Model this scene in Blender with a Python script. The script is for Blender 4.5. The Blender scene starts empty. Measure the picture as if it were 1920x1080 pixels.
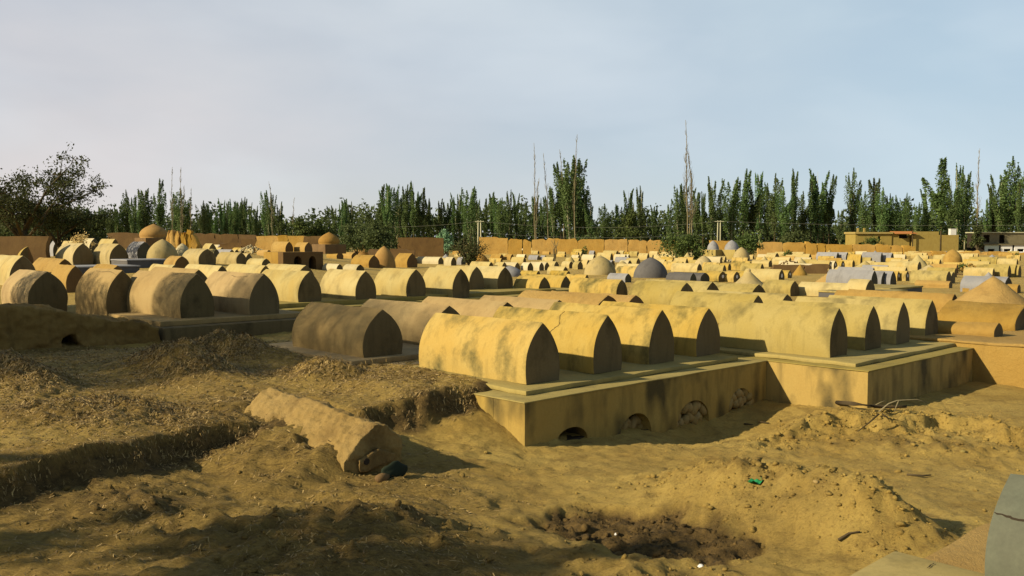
import bpy, bmesh, math, random
import numpy as np
from mathutils import Vector, Matrix, noise as mnoise
from mathutils.geometry import tessellate_polygon

R = math.radians
SC = bpy.context.scene
COL = SC.collection
rnd = random.Random(7)

# ------------------------------------------------------------------ camera, sky, sun, exposure
F_PX, HORIZ = 1727.0, 445.0
CAM = Vector((0, 0, 1.9))
PITCH = math.atan((540 - HORIZ) / F_PX)
cam_d = bpy.data.cameras.new('camera'); cam = bpy.data.objects.new('camera', cam_d); COL.objects.link(cam)
cam_d.sensor_width = 36; cam_d.lens = 36 * F_PX / 1920; cam_d.clip_end = 6000; cam_d.clip_start = 0.1
cam.location = CAM; cam.rotation_euler = (math.pi / 2 - PITCH, 0, 0)
SC.camera = cam

TH = R(46.2)                                   # the direction every row of tombs runs in
RV = Vector((math.sin(TH), math.cos(TH), 0))   # along a row
NV = Vector((math.cos(TH), -math.sin(TH), 0))  # along a tomb, towards its gable
AV = -NV
SUN_EL = R(27); SUN_AZ = R(20)
LH = (RV * math.cos(SUN_AZ) + NV * math.sin(SUN_AZ)).normalized()    # the way the light travels, on the ground
LD = (LH * math.cos(SUN_EL) + Vector((0, 0, -math.sin(SUN_EL)))).normalized()
sd = bpy.data.lights.new('sun', 'SUN'); sd.energy = 5.0; sd.angle = R(0.8); sd.color = (1, .86, .62)
so = bpy.data.objects.new('sun', sd); COL.objects.link(so); so.rotation_euler = LD.to_track_quat('-Z', 'Y').to_euler()

W = bpy.data.worlds.new('World'); SC.world = W; W.use_nodes = True
nt = W.node_tree; nt.nodes.clear()
def wn(t, **k):
    n = nt.nodes.new(t)
    for a, v in k.items(): setattr(n, a, v)
    return n
sky = wn('ShaderNodeTexSky', sky_type='NISHITA', sun_disc=False, sun_elevation=SUN_EL,
         sun_rotation=math.atan2(-LH.x, -LH.y), altitude=1200, air_density=1.0, dust_density=1.2, ozone_density=1.5)
tc = wn('ShaderNodeTexCoord'); mp = wn('ShaderNodeMapping'); mp.inputs['Scale'].default_value = (1, 1, 2.6)
nz = wn('ShaderNodeTexNoise'); nz.inputs['Scale'].default_value = 2.3; nz.inputs['Detail'].default_value = 5; nz.inputs['Roughness'].default_value = .5
nr = wn('ShaderNodeMapRange'); nr.inputs[1].default_value = .38; nr.inputs[2].default_value = .66; nr.inputs[3].default_value = .70; nr.inputs[4].default_value = 1.0
sep = wn('ShaderNodeSeparateXYZ')
el = wn('ShaderNodeMapRange'); el.inputs[1].default_value = 0; el.inputs[2].default_value = .58; el.inputs[3].default_value = 1; el.inputs[4].default_value = 0
haze = wn('ShaderNodeMixRGB'); haze.inputs[1].default_value = (4.7, 6.1, 7.1, 1); haze.inputs[2].default_value = (7.1, 6.35, 6.2, 1)
hm = wn('ShaderNodeMath', operation='MULTIPLY')
up = wn('ShaderNodeMapRange'); up.inputs[1].default_value = .33; up.inputs[2].default_value = .8; up.inputs[3].default_value = 1; up.inputs[4].default_value = .15
mx = wn('ShaderNodeMixRGB'); bg = wn('ShaderNodeBackground'); bg.inputs['Strength'].default_value = .0635; out = wn('ShaderNodeOutputWorld')
# the haze is warmer towards the sun's side (left of view), bluer away from it
ax = wn('ShaderNodeMapRange'); ax.inputs[1].default_value = -.45; ax.inputs[2].default_value = .4; ax.inputs[3].default_value = 1; ax.inputs[4].default_value = .1
hmul = wn('ShaderNodeMath', operation='MULTIPLY')
L = nt.links.new
L(tc.outputs['Generated'], mp.inputs[0]); L(mp.outputs[0], nz.inputs['Vector']); L(nz.outputs['Fac'], nr.inputs[0])
L(tc.outputs['Generated'], sep.inputs[0]); L(sep.outputs['Z'], el.inputs[0]); L(sep.outputs['Z'], up.inputs[0]); L(sep.outputs['X'], ax.inputs[0])
L(el.outputs[0], hmul.inputs[0]); L(ax.outputs[0], hmul.inputs[1]); L(hmul.outputs[0], haze.inputs[0])
L(nr.outputs[0], hm.inputs[0]); L(up.outputs[0], hm.inputs[1])
L(hm.outputs[0], mx.inputs[0]); L(sky.outputs[0], mx.inputs[1]); L(haze.outputs[0], mx.inputs[2])
n2 = wn('ShaderNodeTexNoise'); n2.inputs['Scale'].default_value = 3.1; n2.inputs['Detail'].default_value = 4; n2.inputs['Distortion'].default_value = .3
m2 = wn('ShaderNodeMapRange'); m2.inputs[1].default_value = .46; m2.inputs[2].default_value = .80; m2.inputs[4].default_value = .26
cl_ = wn('ShaderNodeMixRGB'); cl_.inputs[2].default_value = (8.6, 9.2, 9.6, 1)
L(mp.outputs[0], n2.inputs['Vector']); L(n2.outputs['Fac'], m2.inputs[0]); L(m2.outputs[0], cl_.inputs[0]); L(mx.outputs[0], cl_.inputs[1])
L(cl_.outputs[0], bg.inputs[0]); L(bg.outputs[0], out.inputs[0])
vs = SC.view_settings; vs.view_transform = 'Standard'; vs.look = 'None'; vs.gamma = 1; vs.exposure = .75; vs.use_curve_mapping = False
SC.cycles.max_bounces = 6; SC.cycles.diffuse_bounces = 3

# ------------------------------------------------------------------ where a point of the place shows in the view, and back
FWD = Vector((0, math.cos(PITCH), -math.sin(PITCH))); UPV = Vector((0, math.sin(PITCH), math.cos(PITCH)))
def ray(px, py): return FWD + Vector((1, 0, 0)) * ((px - 960) / F_PX) + UPV * ((540 - py) / F_PX)
def on_z(px, py, z):
    d = ray(px, py); return CAM + d * ((z - CAM.z) / d.z)
def on_plane(px, py, p0, n):
    d = ray(px, py); return CAM + d * ((p0 - CAM).dot(n) / d.dot(n))
def at_depth(px, py, y):
    d = ray(px, py); return CAM + d * (y / d.y)
def view(p):
    q = Vector(p) - CAM; k = q.dot(FWD); return 960 + F_PX * q.x / k, 540 - F_PX * q.dot(UPV) / k
def run_to(A, dirv, px):          # how far from A along dirv until it shows at column px
    u = (px - 960) / F_PX; q = A - CAM
    return (u * q.dot(FWD) - q.x) / (dirv.x - u * dirv.dot(FWD))
def rise_to(A, py):               # how high above A until it shows at row py
    v = (540 - py) / F_PX; q = A - CAM
    return (v * q.dot(FWD) - q.dot(UPV)) / (UPV.z - v * FWD.z)

def lerp(y, pts):
    return np.interp(y, [p[0] for p in pts], [p[1] for p in pts])
ZT = [(0, 0), (28, 0), (45, -.35), (80, -.9), (165, -1.35), (400, -1.6), (3000, -3)]
ZL = [(0, 0), (20, .0), (28, .22), (45, .58), (80, .65), (140, .5), (190, -.9), (260, -1.4), (400, -1.6), (3000, -3)]
def zt(y): return float(lerp(y, ZT))
def zf(x, y):                     # the field rises towards its left part
    t = np.clip((-.10 - np.asarray(x) / np.maximum(y, 1)) / .24, 0, 1); t = t * t * (3 - 2 * t)
    return lerp(y, ZT) * (1 - t) + lerp(y, ZL) * t
def on_field(px, py):             # the cemetery plain
    d = ray(px, py)
    for i in range(600):
        y = 8 * 1.0085 ** i
        p = CAM + d * (y / d.y)
        if p.z <= zf(p.x, y): return p
    return at_depth(px, py, 200)

# ------------------------------------------------------------------ noise
_tab = np.random.RandomState(3).rand(65536)
def vnoise(x, y, s=0):
    xi = np.floor(x).astype(np.int64); yi = np.floor(y).astype(np.int64); fx = x - xi; fy = y - yi
    fx = fx * fx * fx * (fx * (fx * 6 - 15) + 10); fy = fy * fy * fy * (fy * (fy * 6 - 15) + 10)
    h = lambda a, b: _tab[((a * 73856093) ^ (b * 19349663) ^ (s * 83492791)) & 65535]
    a = h(xi, yi) * (1 - fx) + h(xi + 1, yi) * fx; b = h(xi, yi + 1) * (1 - fx) + h(xi + 1, yi + 1) * fx
    return (a * (1 - fy) + b * fy) * 2 - 1
def fbm(x, y, s=0, o=4, g=.5):
    t = 0; a = 1
    for i in range(o):
        t = t + a * vnoise(x * 2 ** i + 17.3 * i, y * 2 ** i - 9.1 * i, s + i); a *= g
    return t
def sstep(a, b, x):
    t = np.clip((x - a) / (b - a), 0, 1); return t * t * (3 - 2 * t)

# ------------------------------------------------------------------ materials
def mat(name, build, rough=.95, spec=.15):
    m = bpy.data.materials.new(name); m.use_nodes = True
    t = m.node_tree; b = t.nodes['Principled BSDF']
    b.inputs['Roughness'].default_value = rough; b.inputs['Specular IOR Level'].default_value = spec
    build(t, b); return m
def N(t, ty, **k):
    n = t.nodes.new(ty)
    for a, v in k.items():
        if a.startswith('i_'): n.inputs[a[2:].replace('_', ' ')].default_value = v
        else: setattr(n, a, v)
    return n
def noise_(t, vec, scale, detail=4, rough=.55, dist=0):
    n = N(t, 'ShaderNodeTexNoise', i_Scale=scale, i_Detail=detail, i_Roughness=rough, i_Distortion=dist)
    t.links.new(vec, n.inputs['Vector']); return n.outputs['Fac']
def mapr(t, v, a, b, c=0., d=1.):
    n = N(t, 'ShaderNodeMapRange'); t.links.new(v, n.inputs[0])
    for i, q in enumerate((a, b, c, d)): n.inputs[i + 1].default_value = q
    return n.outputs[0]
def mix_(t, f, a, b, mode='MIX'):
    n = N(t, 'ShaderNodeMixRGB', blend_type=mode)
    for i, q in enumerate((f, a, b)):
        if isinstance(q, (int, float)): n.inputs[i].default_value = q
        elif isinstance(q, tuple): n.inputs[i].default_value = (*q, 1)
        else: t.links.new(q, n.inputs[i])
    return n.outputs[0]
def mul_(t, a, b):
    n = N(t, 'ShaderNodeMath', operation='MULTIPLY')
    for i, q in enumerate((a, b)):
        if isinstance(q, (int, float)): n.inputs[i].default_value = q
        else: t.links.new(q, n.inputs[i])
    return n.outputs[0]
def bump_(t, b, h, strength=.4, dist=.01):
    n = N(t, 'ShaderNodeBump'); n.inputs['Strength'].default_value = strength; n.inputs['Distance'].default_value = dist
    t.links.new(h, n.inputs['Height']); t.links.new(n.outputs[0], b.inputs['Normal'])
def pos_(t, scale=(1, 1, 1)):
    g = N(t, 'ShaderNodeNewGeometry'); m = N(t, 'ShaderNodeMapping'); m.inputs['Scale'].default_value = scale
    t.links.new(g.outputs['Position'], m.inputs[0]); return m.outputs[0]

def tone_(c, k, bl=.66): k *= .9; return (c[0] * k, c[1] * k * .985, c[2] * k * bl)
def plaster(name, c1, c2, stain, amt=.5, bump=.4, coarse=14, lump=.012, k=.72, bl=.66, streak=(5, 5, .8), sk=.75, pw=.22, pt=(.53, .68)):
    c1, c2, stain = tone_(c1, k, bl), tone_(c2, k, bl), tone_(stain, k * 1.1, bl)
    def bld(t, b):
        p = pos_(t); ps = pos_(t, streak)
        c = mix_(t, mapr(t, noise_(t, p, 1.1, 6, .6), .35, .68), c1, c2)
        c = mix_(t, mul_(t, mapr(t, noise_(t, ps, 1.6, 5, .6), .5, .75), sk * amt), c, tuple(x * .35 + y * .65 for x, y in zip(c1, stain)))
        patch = mapr(t, mix_(t, pw, noise_(t, pos_(t, (1, 1, .5)), 2.2, 2, .5), noise_(t, p, 14, 5, .7)), *pt)
        c = mix_(t, mul_(t, patch, amt), c, stain)
        c = mix_(t, mul_(t, mapr(t, noise_(t, p, 38, 3, .6), .35, .7), .22), c, tuple(x * .62 for x in c1))
        oi = N(t, 'ShaderNodeObjectInfo'); hs = N(t, 'ShaderNodeHueSaturation')
        t.links.new(mapr(t, oi.outputs['Random'], 0, 1, .88, 1.08), hs.inputs['Value'])
        t.links.new(mapr(t, oi.outputs['Random'], 0, 1, 1.03, .92), hs.inputs['Saturation'])
        t.links.new(c, hs.inputs['Color']); t.links.new(hs.outputs[0], b.inputs['Base Color'])
        h = mix_(t, .35, noise_(t, p, coarse, 6, .65), noise_(t, p, 90, 4, .6))
        bump_(t, b, h, bump, lump)
    return mat(name, bld)

M = {}
M['yellow'] = plaster('ochre_lime_plaster', (.58, .385, .105), (.62, .465, .19), (.14, .12, .055), 1.0, k=.635, pt=(.505, .66))
M['pale'] = plaster('pale_lime_plaster', (.64, .48, .21), (.68, .57, .32), (.26, .20, .10), .6, k=.585, bl=.74)
M['greyolive'] = plaster('grey_ochre_plaster', (.50, .385, .18), (.54, .435, .25), (.19, .155, .085), .7, k=.68, bl=.80)
M['olive'] = plaster('olive_ochre_plaster', (.52, .395, .15), (.56, .45, .22), (.17, .14, .07), .8, k=.61, bl=.70, pt=(.51, .67))
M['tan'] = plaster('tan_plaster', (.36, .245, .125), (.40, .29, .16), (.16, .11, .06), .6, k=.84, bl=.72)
M['cream'] = plaster('cream_lime_plaster', (.74, .63, .43), (.70, .61, .40), (.4, .32, .2), .4, k=.60, bl=.82)
M['grey'] = plaster('grey_cement', (.30, .30, .29), (.36, .35, .32), (.14, .135, .125), .5, .2, bl=1.0)
M['dark'] = plaster('dark_cement', (.115, .11, .10), (.16, .15, .13), (.06, .055, .05), .5, .2, bl=1.0)
M['greygreen'] = plaster('greenish_cement', (.15, .165, .12), (.21, .215, .15), (.10, .10, .075), .6, .25, bl=.95)
M['mud'] = plaster('straw_mud', (.50, .305, .09), (.55, .36, .125), (.25, .15, .05), .55, .9, 12, .04, k=.62, bl=.72)
M['mudwall'] = plaster('rammed_mud', (.56, .32, .075), (.60, .37, .11), (.32, .18, .05), .5, .7, 5, .05, k=.76)
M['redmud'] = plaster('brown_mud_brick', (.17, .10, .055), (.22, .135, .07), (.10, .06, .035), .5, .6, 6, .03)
M['oldmud'] = plaster('eroded_mud', (.33, .21, .075), (.42, .29, .14), (.15, .09, .035), .8, .9, 10, .04)
M['darkstraw'] = plaster('dark_straw_mud', (.30, .18, .06), (.36, .23, .085), (.12, .07, .025), .8, 1.0, 8, .06)
M['brownmud'] = plaster('brown_mud', (.42, .225, .06), (.46, .27, .085), (.24, .13, .04), .5, .6, 9, .02, k=.66)
M['gable'] = plaster('stained_shaded_render', (.17, .125, .075), (.205, .155, .10), (.065, .05, .03), .85, .4)  # staining and part of the gables' shade both put into this dark brown
M['gablegrey'] = plaster('stained_shaded_cement', (.10, .095, .09), (.13, .12, .11), (.06, .055, .05), .6, .3)  # darker twin of the grey cement, gable shade included in its colour
M['plinth'] = plaster('ochre_plinth_render', (.41, .27, .075), (.45, .315, .10), (.06, .05, .03), .95, .4, streak=(2.6, 2.6, .45), sk=1.0, pw=.1, pt=(.48, .66))
M['slab'] = plaster('pale_slab_render', (.38, .29, .105), (.43, .34, .145), (.18, .14, .065), .6, .35)
M['hole'] = mat('hollow_shade', lambda t, b: b.inputs['Base Color'].__setattr__('default_value', (.03, .022, .013, 1)))  # near-black for openings and cracks: the shade inside is put into the colour
M['stone'] = plaster('mud_stone', (.36, .25, .12), (.42, .31, .17), (.2, .13, .06), .5, .6, 20, .01)
M['houseochre'] = plaster('ochre_house_plaster', (.42, .31, .11), (.46, .35, .14), (.26, .18, .07), .5, .4)
M['orange'] = plaster('orange_awning', (.62, .22, .06), (.6, .25, .08), (.4, .15, .05), .3, .1)
M['white'] = plaster('white_paint', (.78, .78, .74), (.8, .8, .76), (.55, .52, .46), .3, .1, k=.85, bl=.95)
M['mint'] = plaster('pale_green_paint', (.55, .66, .58), (.6, .7, .62), (.4, .45, .4), .3, .1, bl=.95)
M['brickgrey'] = plaster('grey_brick', (.22, .19, .15), (.27, .23, .18), (.14, .11, .09), .4, .5)
M['pole'] = plaster('concrete_pole', (.55, .53, .48), (.6, .58, .52), (.4, .38, .34), .3, .1)
M['wire'] = plaster('wire', (.22, .22, .24), (.25, .25, .26), (.2, .2, .2), .1, 0)
def leafmat(name, c1, c2, sc=.5):
    c1, c2 = tuple(q * 1.38 for q in c1), tuple(q * 1.38 for q in c2)
    def bld(t, b):
        p = pos_(t)
        c = mix_(t, mapr(t, noise_(t, p, sc, 4, .6), .38, .64), c1, c2)
        c = mix_(t, mapr(t, noise_(t, p, 6, 2), .4, .65), c, mix_(t, 1.0, c, (.55, .55, .5), 'MULTIPLY'))
        oi = N(t, 'ShaderNodeObjectInfo'); hs = N(t, 'ShaderNodeHueSaturation'); t.links.new(mapr(t, oi.outputs['Random'], 0, 1, .72, 1.35), hs.inputs['Value']); t.links.new(mapr(t, oi.outputs['Random'], 0, 1, .47, .515), hs.inputs['Hue']); t.links.new(c, hs.inputs['Color']); c = hs.outputs[0]
        t.links.new(c, b.inputs['Base Color'])
        tr = N(t, 'ShaderNodeBsdfTranslucent'); t.links.new(c, tr.inputs['Color']); ms = N(t, 'ShaderNodeMixShader'); ms.inputs[0].default_value = .32
        t.links.new(b.outputs[0], ms.inputs[1]); t.links.new(tr.outputs[0], ms.inputs[2]); t.links.new(ms.outputs[0], t.nodes['Material Output'].inputs['Surface'])
    return mat(name, bld, .75, .2)
M['poplar'] = leafmat('poplar_leaf', (.050, .085, .026), (.095, .145, .042), .35)
M['bush'] = leafmat('bush_leaf', (.034, .050, .014), (.075, .105, .022), .8)
M['bushdark'] = leafmat('dark_bush_leaf', (.036, .050, .016), (.065, .082, .024), .8)
M['bushblue'] = leafmat('grey_green_leaf', (.09, .16, .08), (.14, .22, .12), .8)
M['wood'] = leafmat('far_wood_leaf', (.040, .070, .022), (.075, .115, .034), .08)
M['dry'] = leafmat('dry_leaf', (.35, .24, .10), (.5, .36, .16), 2)
M['bark'] = plaster('bark', (.10, .075, .05), (.14, .11, .08), (.05, .04, .03), .5, .6)
M['palebark'] = plaster('pale_bark', (.55, .50, .42), (.62, .58, .5), (.2, .17, .13), .5, .3)
M['deadwood'] = plaster('dead_wood', (.26, .22, .17), (.32, .27, .21), (.14, .11, .08), .5, .3)
M['darkwood'] = plaster('dark_dead_wood', (.07, .05, .035), (.11, .08, .05), (.04, .03, .02), .5, .5)
M['cloth'] = plaster('green_cloth', (.01, .26, .11), (.012, .32, .15), (.008, .15, .07), .4, .5)
M['greenlump'] = plaster('dark_green_glaze', (.022, .032, .026), (.03, .04, .03), (.015, .018, .014), .5, .6)

def straw_b(t, b):
    a = N(t, 'ShaderNodeAttribute', attribute_name='tone')
    c = mix_(t, a.outputs['Fac'], (.09, .055, .016), (.36, .25, .085)); t.links.new(c, b.inputs['Base Color'])
M['straw'] = mat('straw', straw_b, .7, .3)
def ground_b(t, b):
    p = pos_(t); pr = pos_(t)
    m = pr.node; m.inputs['Rotation'].default_value = (0, 0, R(-43)); m.inputs['Scale'].default_value = (1, 4.5, 1)
    at = N(t, 'ShaderNodeAttribute', attribute_name='soil'); sp = N(t, 'ShaderNodeSeparateColor'); t.links.new(at.outputs['Color'], sp.inputs[0])
    sand = mix_(t, mapr(t, noise_(t, p, .9, 7, .6), .35, .65), (.285, .187, .042), (.365, .258, .068))
    sand = mix_(t, mul_(t, mapr(t, noise_(t, p, 3.2, 8, .7), .52, .66), .65), sand, (.145, .092, .024))
    sand = mix_(t, mul_(t, mapr(t, noise_(t, p, 24, 5, .7), .5, .7), .55), sand, (.13, .08, .025))
    fib = mix_(t, mapr(t, noise_(t, pr, 11, 8, .75, .8), .38, .62), (.083, .054, .015), (.25, .166, .043))
    fib = mix_(t, mul_(t, mapr(t, noise_(t, pr, 32, 5, .7, .5), .56, .7), .7), fib, (.40, .275, .085))
    fib = mix_(t, mul_(t, mapr(t, noise_(t, p, 7, 6, .7), .52, .68), .6), fib, (.065, .04, .013))
    c = mix_(t, sp.outputs[0], sand, fib)
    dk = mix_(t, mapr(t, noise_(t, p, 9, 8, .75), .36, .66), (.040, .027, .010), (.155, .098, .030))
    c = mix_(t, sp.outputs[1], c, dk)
    t.links.new(c, b.inputs['Base Color'])
    h = mix_(t, .5, noise_(t, p, 9, 10, .72, .4), noise_(t, pr, 28, 8, .75))
    bump_(t, b, h, 1.0, .05)
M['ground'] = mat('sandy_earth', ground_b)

# ------------------------------------------------------------------ object helpers
def mesh_np(name, V, Fs, m=None, smooth=False):
    me = bpy.data.meshes.new(name)
    V = np.asarray(V, dtype=np.float32); Fs = np.asarray(Fs, dtype=np.int32)
    k = Fs.shape[1]
    me.vertices.add(len(V)); me.vertices.foreach_set('co', V.ravel())
    me.loops.add(Fs.size); me.loops.foreach_set('vertex_index', Fs.ravel())
    me.polygons.add(len(Fs)); me.polygons.foreach_set('loop_start', np.arange(0, Fs.size, k, dtype=np.int32))
    me.update(calc_edges=True); me.validate()
    if smooth: me.polygons.foreach_set('use_smooth', np.ones(len(me.polygons), dtype=bool))
    if m is not None: me.materials.append(m)
    return me
def mesh_py(name, V, Fs, m=None, smooth=False, sharp=None):
    me = bpy.data.meshes.new(name); me.from_pydata([tuple(v) for v in V], [], Fs); me.update()
    if smooth: me.polygons.foreach_set('use_smooth', [True] * len(me.polygons))
    if sharp: me.set_sharp_from_angle(angle=R(sharp))
    if m is not None: me.materials.append(m)
    return me
def ob(name, me, parent=None, loc=(0, 0, 0), rz=0, scale=(1, 1, 1)):
    o = bpy.data.objects.new(name, me); COL.objects.link(o); o.location = loc; o.rotation_euler = (0, 0, rz); o.scale = scale
    if parent: o.parent = parent
    return o
def tag(o, label, cat, group=None, kind=None):
    o['label'] = label; o['category'] = cat
    if group: o['group'] = group
    if kind: o['kind'] = kind
    return o
def thing(name, label, cat, loc=(0, 0, 0), rz=0, group=None, kind=None, scale=(1, 1, 1)):
    return tag(ob(name, None, None, loc, rz, scale), label, cat, group, kind)
class MB:
    def __init__(s): s.v = []; s.f = []
    def add(s, V, Fs):
        k = len(s.v); s.v += [tuple(v) for v in V]; s.f += [tuple(i + k for i in f) for f in Fs]; return s
    def box(s, x0, x1, y0, y1, z0, z1):
        V = [(x, y, z) for z in (z0, z1) for y in (y0, y1) for x in (x0, x1)]
        return s.add(V, [(0, 2, 3, 1), (4, 5, 7, 6), (0, 1, 5, 4), (2, 6, 7, 3), (0, 4, 6, 2), (1, 3, 7, 5)])
    def tube(s, P, r, n=6):
        P = [Vector(p) for p in P]; rr = r if isinstance(r, (list, tuple)) else [r] * len(P); V = []; Fs = []
        for i, p in enumerate(P):
            d = (P[min(i + 1, len(P) - 1)] - P[max(i - 1, 0)]).normalized()
            a = d.orthogonal().normalized(); b = d.cross(a)
            V += [p + (a * math.cos(2 * math.pi * k / n) + b * math.sin(2 * math.pi * k / n)) * rr[i] for k in range(n)]
        for i in range(len(P) - 1):
            Fs += [(i * n + k, i * n + (k + 1) % n, (i + 1) * n + (k + 1) % n, (i + 1) * n + k) for k in range(n)]
        Fs += [tuple(range(n - 1, -1, -1)), tuple((len(P) - 1) * n + k for k in range(n))]
        return s.add(V, Fs)
    def prism(s, poly, fn):          # poly: 2-D outline, fn(u, v, 0|1) -> point; front and back caps and the sides
        n = len(poly); V = [fn(u, v, 0) for u, v in poly] + [fn(u, v, 1) for u, v in poly]
        tri = tessellate_polygon([[Vector((u, v, 0)) for u, v in poly]])
        Fs = [tuple(t) for t in tri] + [tuple(i + n for i in reversed(t)) for t in tri]
        Fs += [(i, (i + 1) % n, n + (i + 1) % n, n + i) for i in range(n)]
        return s.add(V, Fs)
    def me(s, name, m, smooth=False, sharp=None, fix=True):
        me = mesh_py(name, s.v, s.f, None)
        if fix:
            bm = bmesh.new(); bm.from_mesh(me); bmesh.ops.recalc_face_normals(bm, faces=bm.faces); bm.to_mesh(me); bm.free()
        if smooth: me.polygons.foreach_set('use_smooth', [True] * len(me.polygons))
        if sharp: me.set_sharp_from_angle(angle=R(sharp))
        me.materials.append(m); return me
    def ob(s, name, m, parent=None, smooth=False, sharp=None, **k): return ob(name, s.me(name, m, smooth, sharp), parent, **k)
def box_soft(name, m, x0, x1, y0, y1, z0, z1, parent=None, bev=.012, wob=.006, cuts=.25):
    """a hand-plastered block: divided, slightly uneven, its edges rounded"""
    bm = bmesh.new(); bmesh.ops.create_cube(bm, size=1)
    for v in bm.verts: v.co = Vector(((x0 + x1) / 2 + v.co.x * (x1 - x0), (y0 + y1) / 2 + v.co.y * (y1 - y0), (z0 + z1) / 2 + v.co.z * (z1 - z0)))
    bmesh.ops.bevel(bm, geom=bm.edges[:], offset=bev, segments=2, affect='EDGES', profile=.6)
    for ax, (a, b) in enumerate(((x0, x1), (y0, y1))):
        n = int((b - a) / cuts)
        for i in range(1, n):
            co = [0, 0, 0]; no = [0, 0, 0]; co[ax] = a + (b - a) * i / n; no[ax] = 1
            bmesh.ops.bisect_plane(bm, geom=bm.verts[:] + bm.edges[:] + bm.faces[:], plane_co=co, plane_no=no)
    s = rnd.random() * 50
    for v in bm.verts:
        q = Vector((v.co.x * 1.7 + s, v.co.y * 1.7, v.co.z * 1.7))
        v.co += mnoise.noise_vector(q) * wob + mnoise.noise_vector(q * 4) * wob * .4
    me = bpy.data.meshes.new(name); bm.to_mesh(me); bm.free(); me.materials.append(m)
    me.polygons.foreach_set('use_smooth', [True] * len(me.polygons)); me.set_sharp_from_angle(angle=R(50))
    return ob(name, me, parent)
def leaf_mesh(name, P, size, m, seed=0, flat=0.0, up=None):
    """one small pointed face per leaf"""
    rs = np.random.RandomState(seed); n = len(P); P = np.asarray(P, dtype=np.float64)
    a = rs.normal(size=(n, 3)); 
    if up is not None: a = a * (1 - up) + np.array([0, 0, 1.0]) * up * 2
    a /= np.linalg.norm(a, axis=1)[:, None]
    b = rs.normal(size=(n, 3)); b -= a * (a * b).sum(1)[:, None]; b /= np.linalg.norm(b, axis=1)[:, None]
    s = (size * rs.uniform(.6, 1.35, n))[:, None]
    V = np.stack([P - a * s * .5, P + b * s * .3, P + a * s * .6, P - b * s * .3], 1).reshape(-1, 3)
    return mesh_np(name, V, np.arange(4 * n).reshape(-1, 4), m)
def blob(seed, sub=2, amp=.2, sx=1, sy=1, sz=1):
    bm = bmesh.new(); bmesh.ops.create_icosphere(bm, subdivisions=sub, radius=1)
    for v in bm.verts:
        v.co *= 1 + amp * mnoise.noise(v.co * 1.4 + Vector((seed * 3.1, 0, 0))) * 1.6
        v.co = Vector((v.co.x * sx, v.co.y * sy, v.co.z * sz))
    V = [v.co.copy() for v in bm.verts]; Fs = [tuple(v.index for v in f.verts) for f in bm.faces]; bm.free(); return V, Fs
def evald(o, mods):
    """bake modifiers into the mesh of o"""
    for ty, kw in mods:
        md = o.modifiers.new(ty, ty)
        for a, v in kw.items(): setattr(md, a, v)
    dg = bpy.context.evaluated_depsgraph_get(); dg.update()
    me = bpy.data.meshes.new_from_object(o.evaluated_get(dg)); o.modifiers.clear(); o.data = me; return o

# ------------------------------------------------------------------ the three near platforms (corners found once, used by the ground too)
C1 = on_z(984, 757, -.08); LEN1 = run_to(C1, RV, 1437); D1 = 3.1
C2 = on_z(1628, 698, -.08); LEN2 = run_to(C2, RV, 1825); D2 = 3.2
C3 = C2 + RV * LEN2
CL = on_z(308, 616, .1); LENL = 3.6                       # the platform at the left
ZB = -1.1

# ------------------------------------------------------------------ the ground
EDGE = [on_z(a, b, -.05) for a, b in ((-600, 1010), (0, 876), (100, 852), (200, 838), (300, 813), (400, 793), (480, 783), (560, 775), (640, 762), (740, 753), (840, 739), (885, 734))]
EDGE = [(p.x, p.y) for p in EDGE]
for q in (C1 + AV * 1.2 + RV * .5, C1 + AV * 1.2 + RV * LEN1, C2 + AV * 1.2 + RV * .3, C2 + AV * 1.2 + RV * LEN2, C3 + NV * 1.2 + RV * 1.5, C3 + NV * 1.0 + RV * 14, C3 + RV * 80):
    EDGE.append((q.x, q.y))
def edge_sd(x, y):
    best = np.full(np.shape(x), 1e9); sgn = np.ones(np.shape(x))
    for (ax, ay), (bx, by) in zip(EDGE[:-1], EDGE[1:]):
        dx, dy = bx - ax, by - ay; l2 = dx * dx + dy * dy
        t = np.clip(((x - ax) * dx + (y - ay) * dy) / l2, 0, 1)
        d = np.hypot(x - ax - t * dx, y - ay - t * dy); cr = dx * (y - ay) - dy * (x - ax)
        m = d < best - 1e-9; best = np.where(m, d, best); sgn = np.where(m, np.sign(cr), sgn)
    return best * sgn
def mound(px, py, z, along, across, h, ang=0):
    p = on_z(px, py, z); d = NV * math.cos(ang) + RV * math.sin(ang); return (p.x, p.y, d.x, d.y, along, across, h)
STRAW_MOUNDS = [mound(335, 690, 0, 1.25, .5, .46), mound(432, 655, .05, 1.0, .5, .40, .3), mound(610, 700, 0, .75, .42, .24, .2),
                mound(20, 706, .05, 1.3, .55, .42), mound(110, 775, 0, .9, .45, .20, .3), mound(250, 760, 0, 1.0, .4, .07)]
DIRT_MOUNDS = [mound(1470, 930, -.45, .95, .45, .37), mound(1632, 985, -.5, .48, .36, .29), mound(1330, 905, -.5, .6, .4, .10)]
ROUGH = [mound(760, 1010, -.5, .9, .55, .16, .4), mound(560, 1040, -.5, .9, .6, .12), mound(1180, 1050, -.5, .8, .5, .06), mound(250, 960, -.45, 1.2, .5, .10, .2), mound(1750, 830, -.55, 1.0, .4, .10, .6)]
def gau(x, y, m, k=1.0):
    u = (x - m[0]) * m[2] + (y - m[1]) * m[3]; v = -(x - m[0]) * m[3] + (y - m[1]) * m[2]
    q = (u / m[4]) ** 2 + (v / m[5]) ** 2
    return np.exp(-q * k)
LTROUGH = mound(400, 632, -.1, .55, 2.6, 0); HOLLOW = mound(1350, 808, -.82, .75, 1.7, 0)
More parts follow.
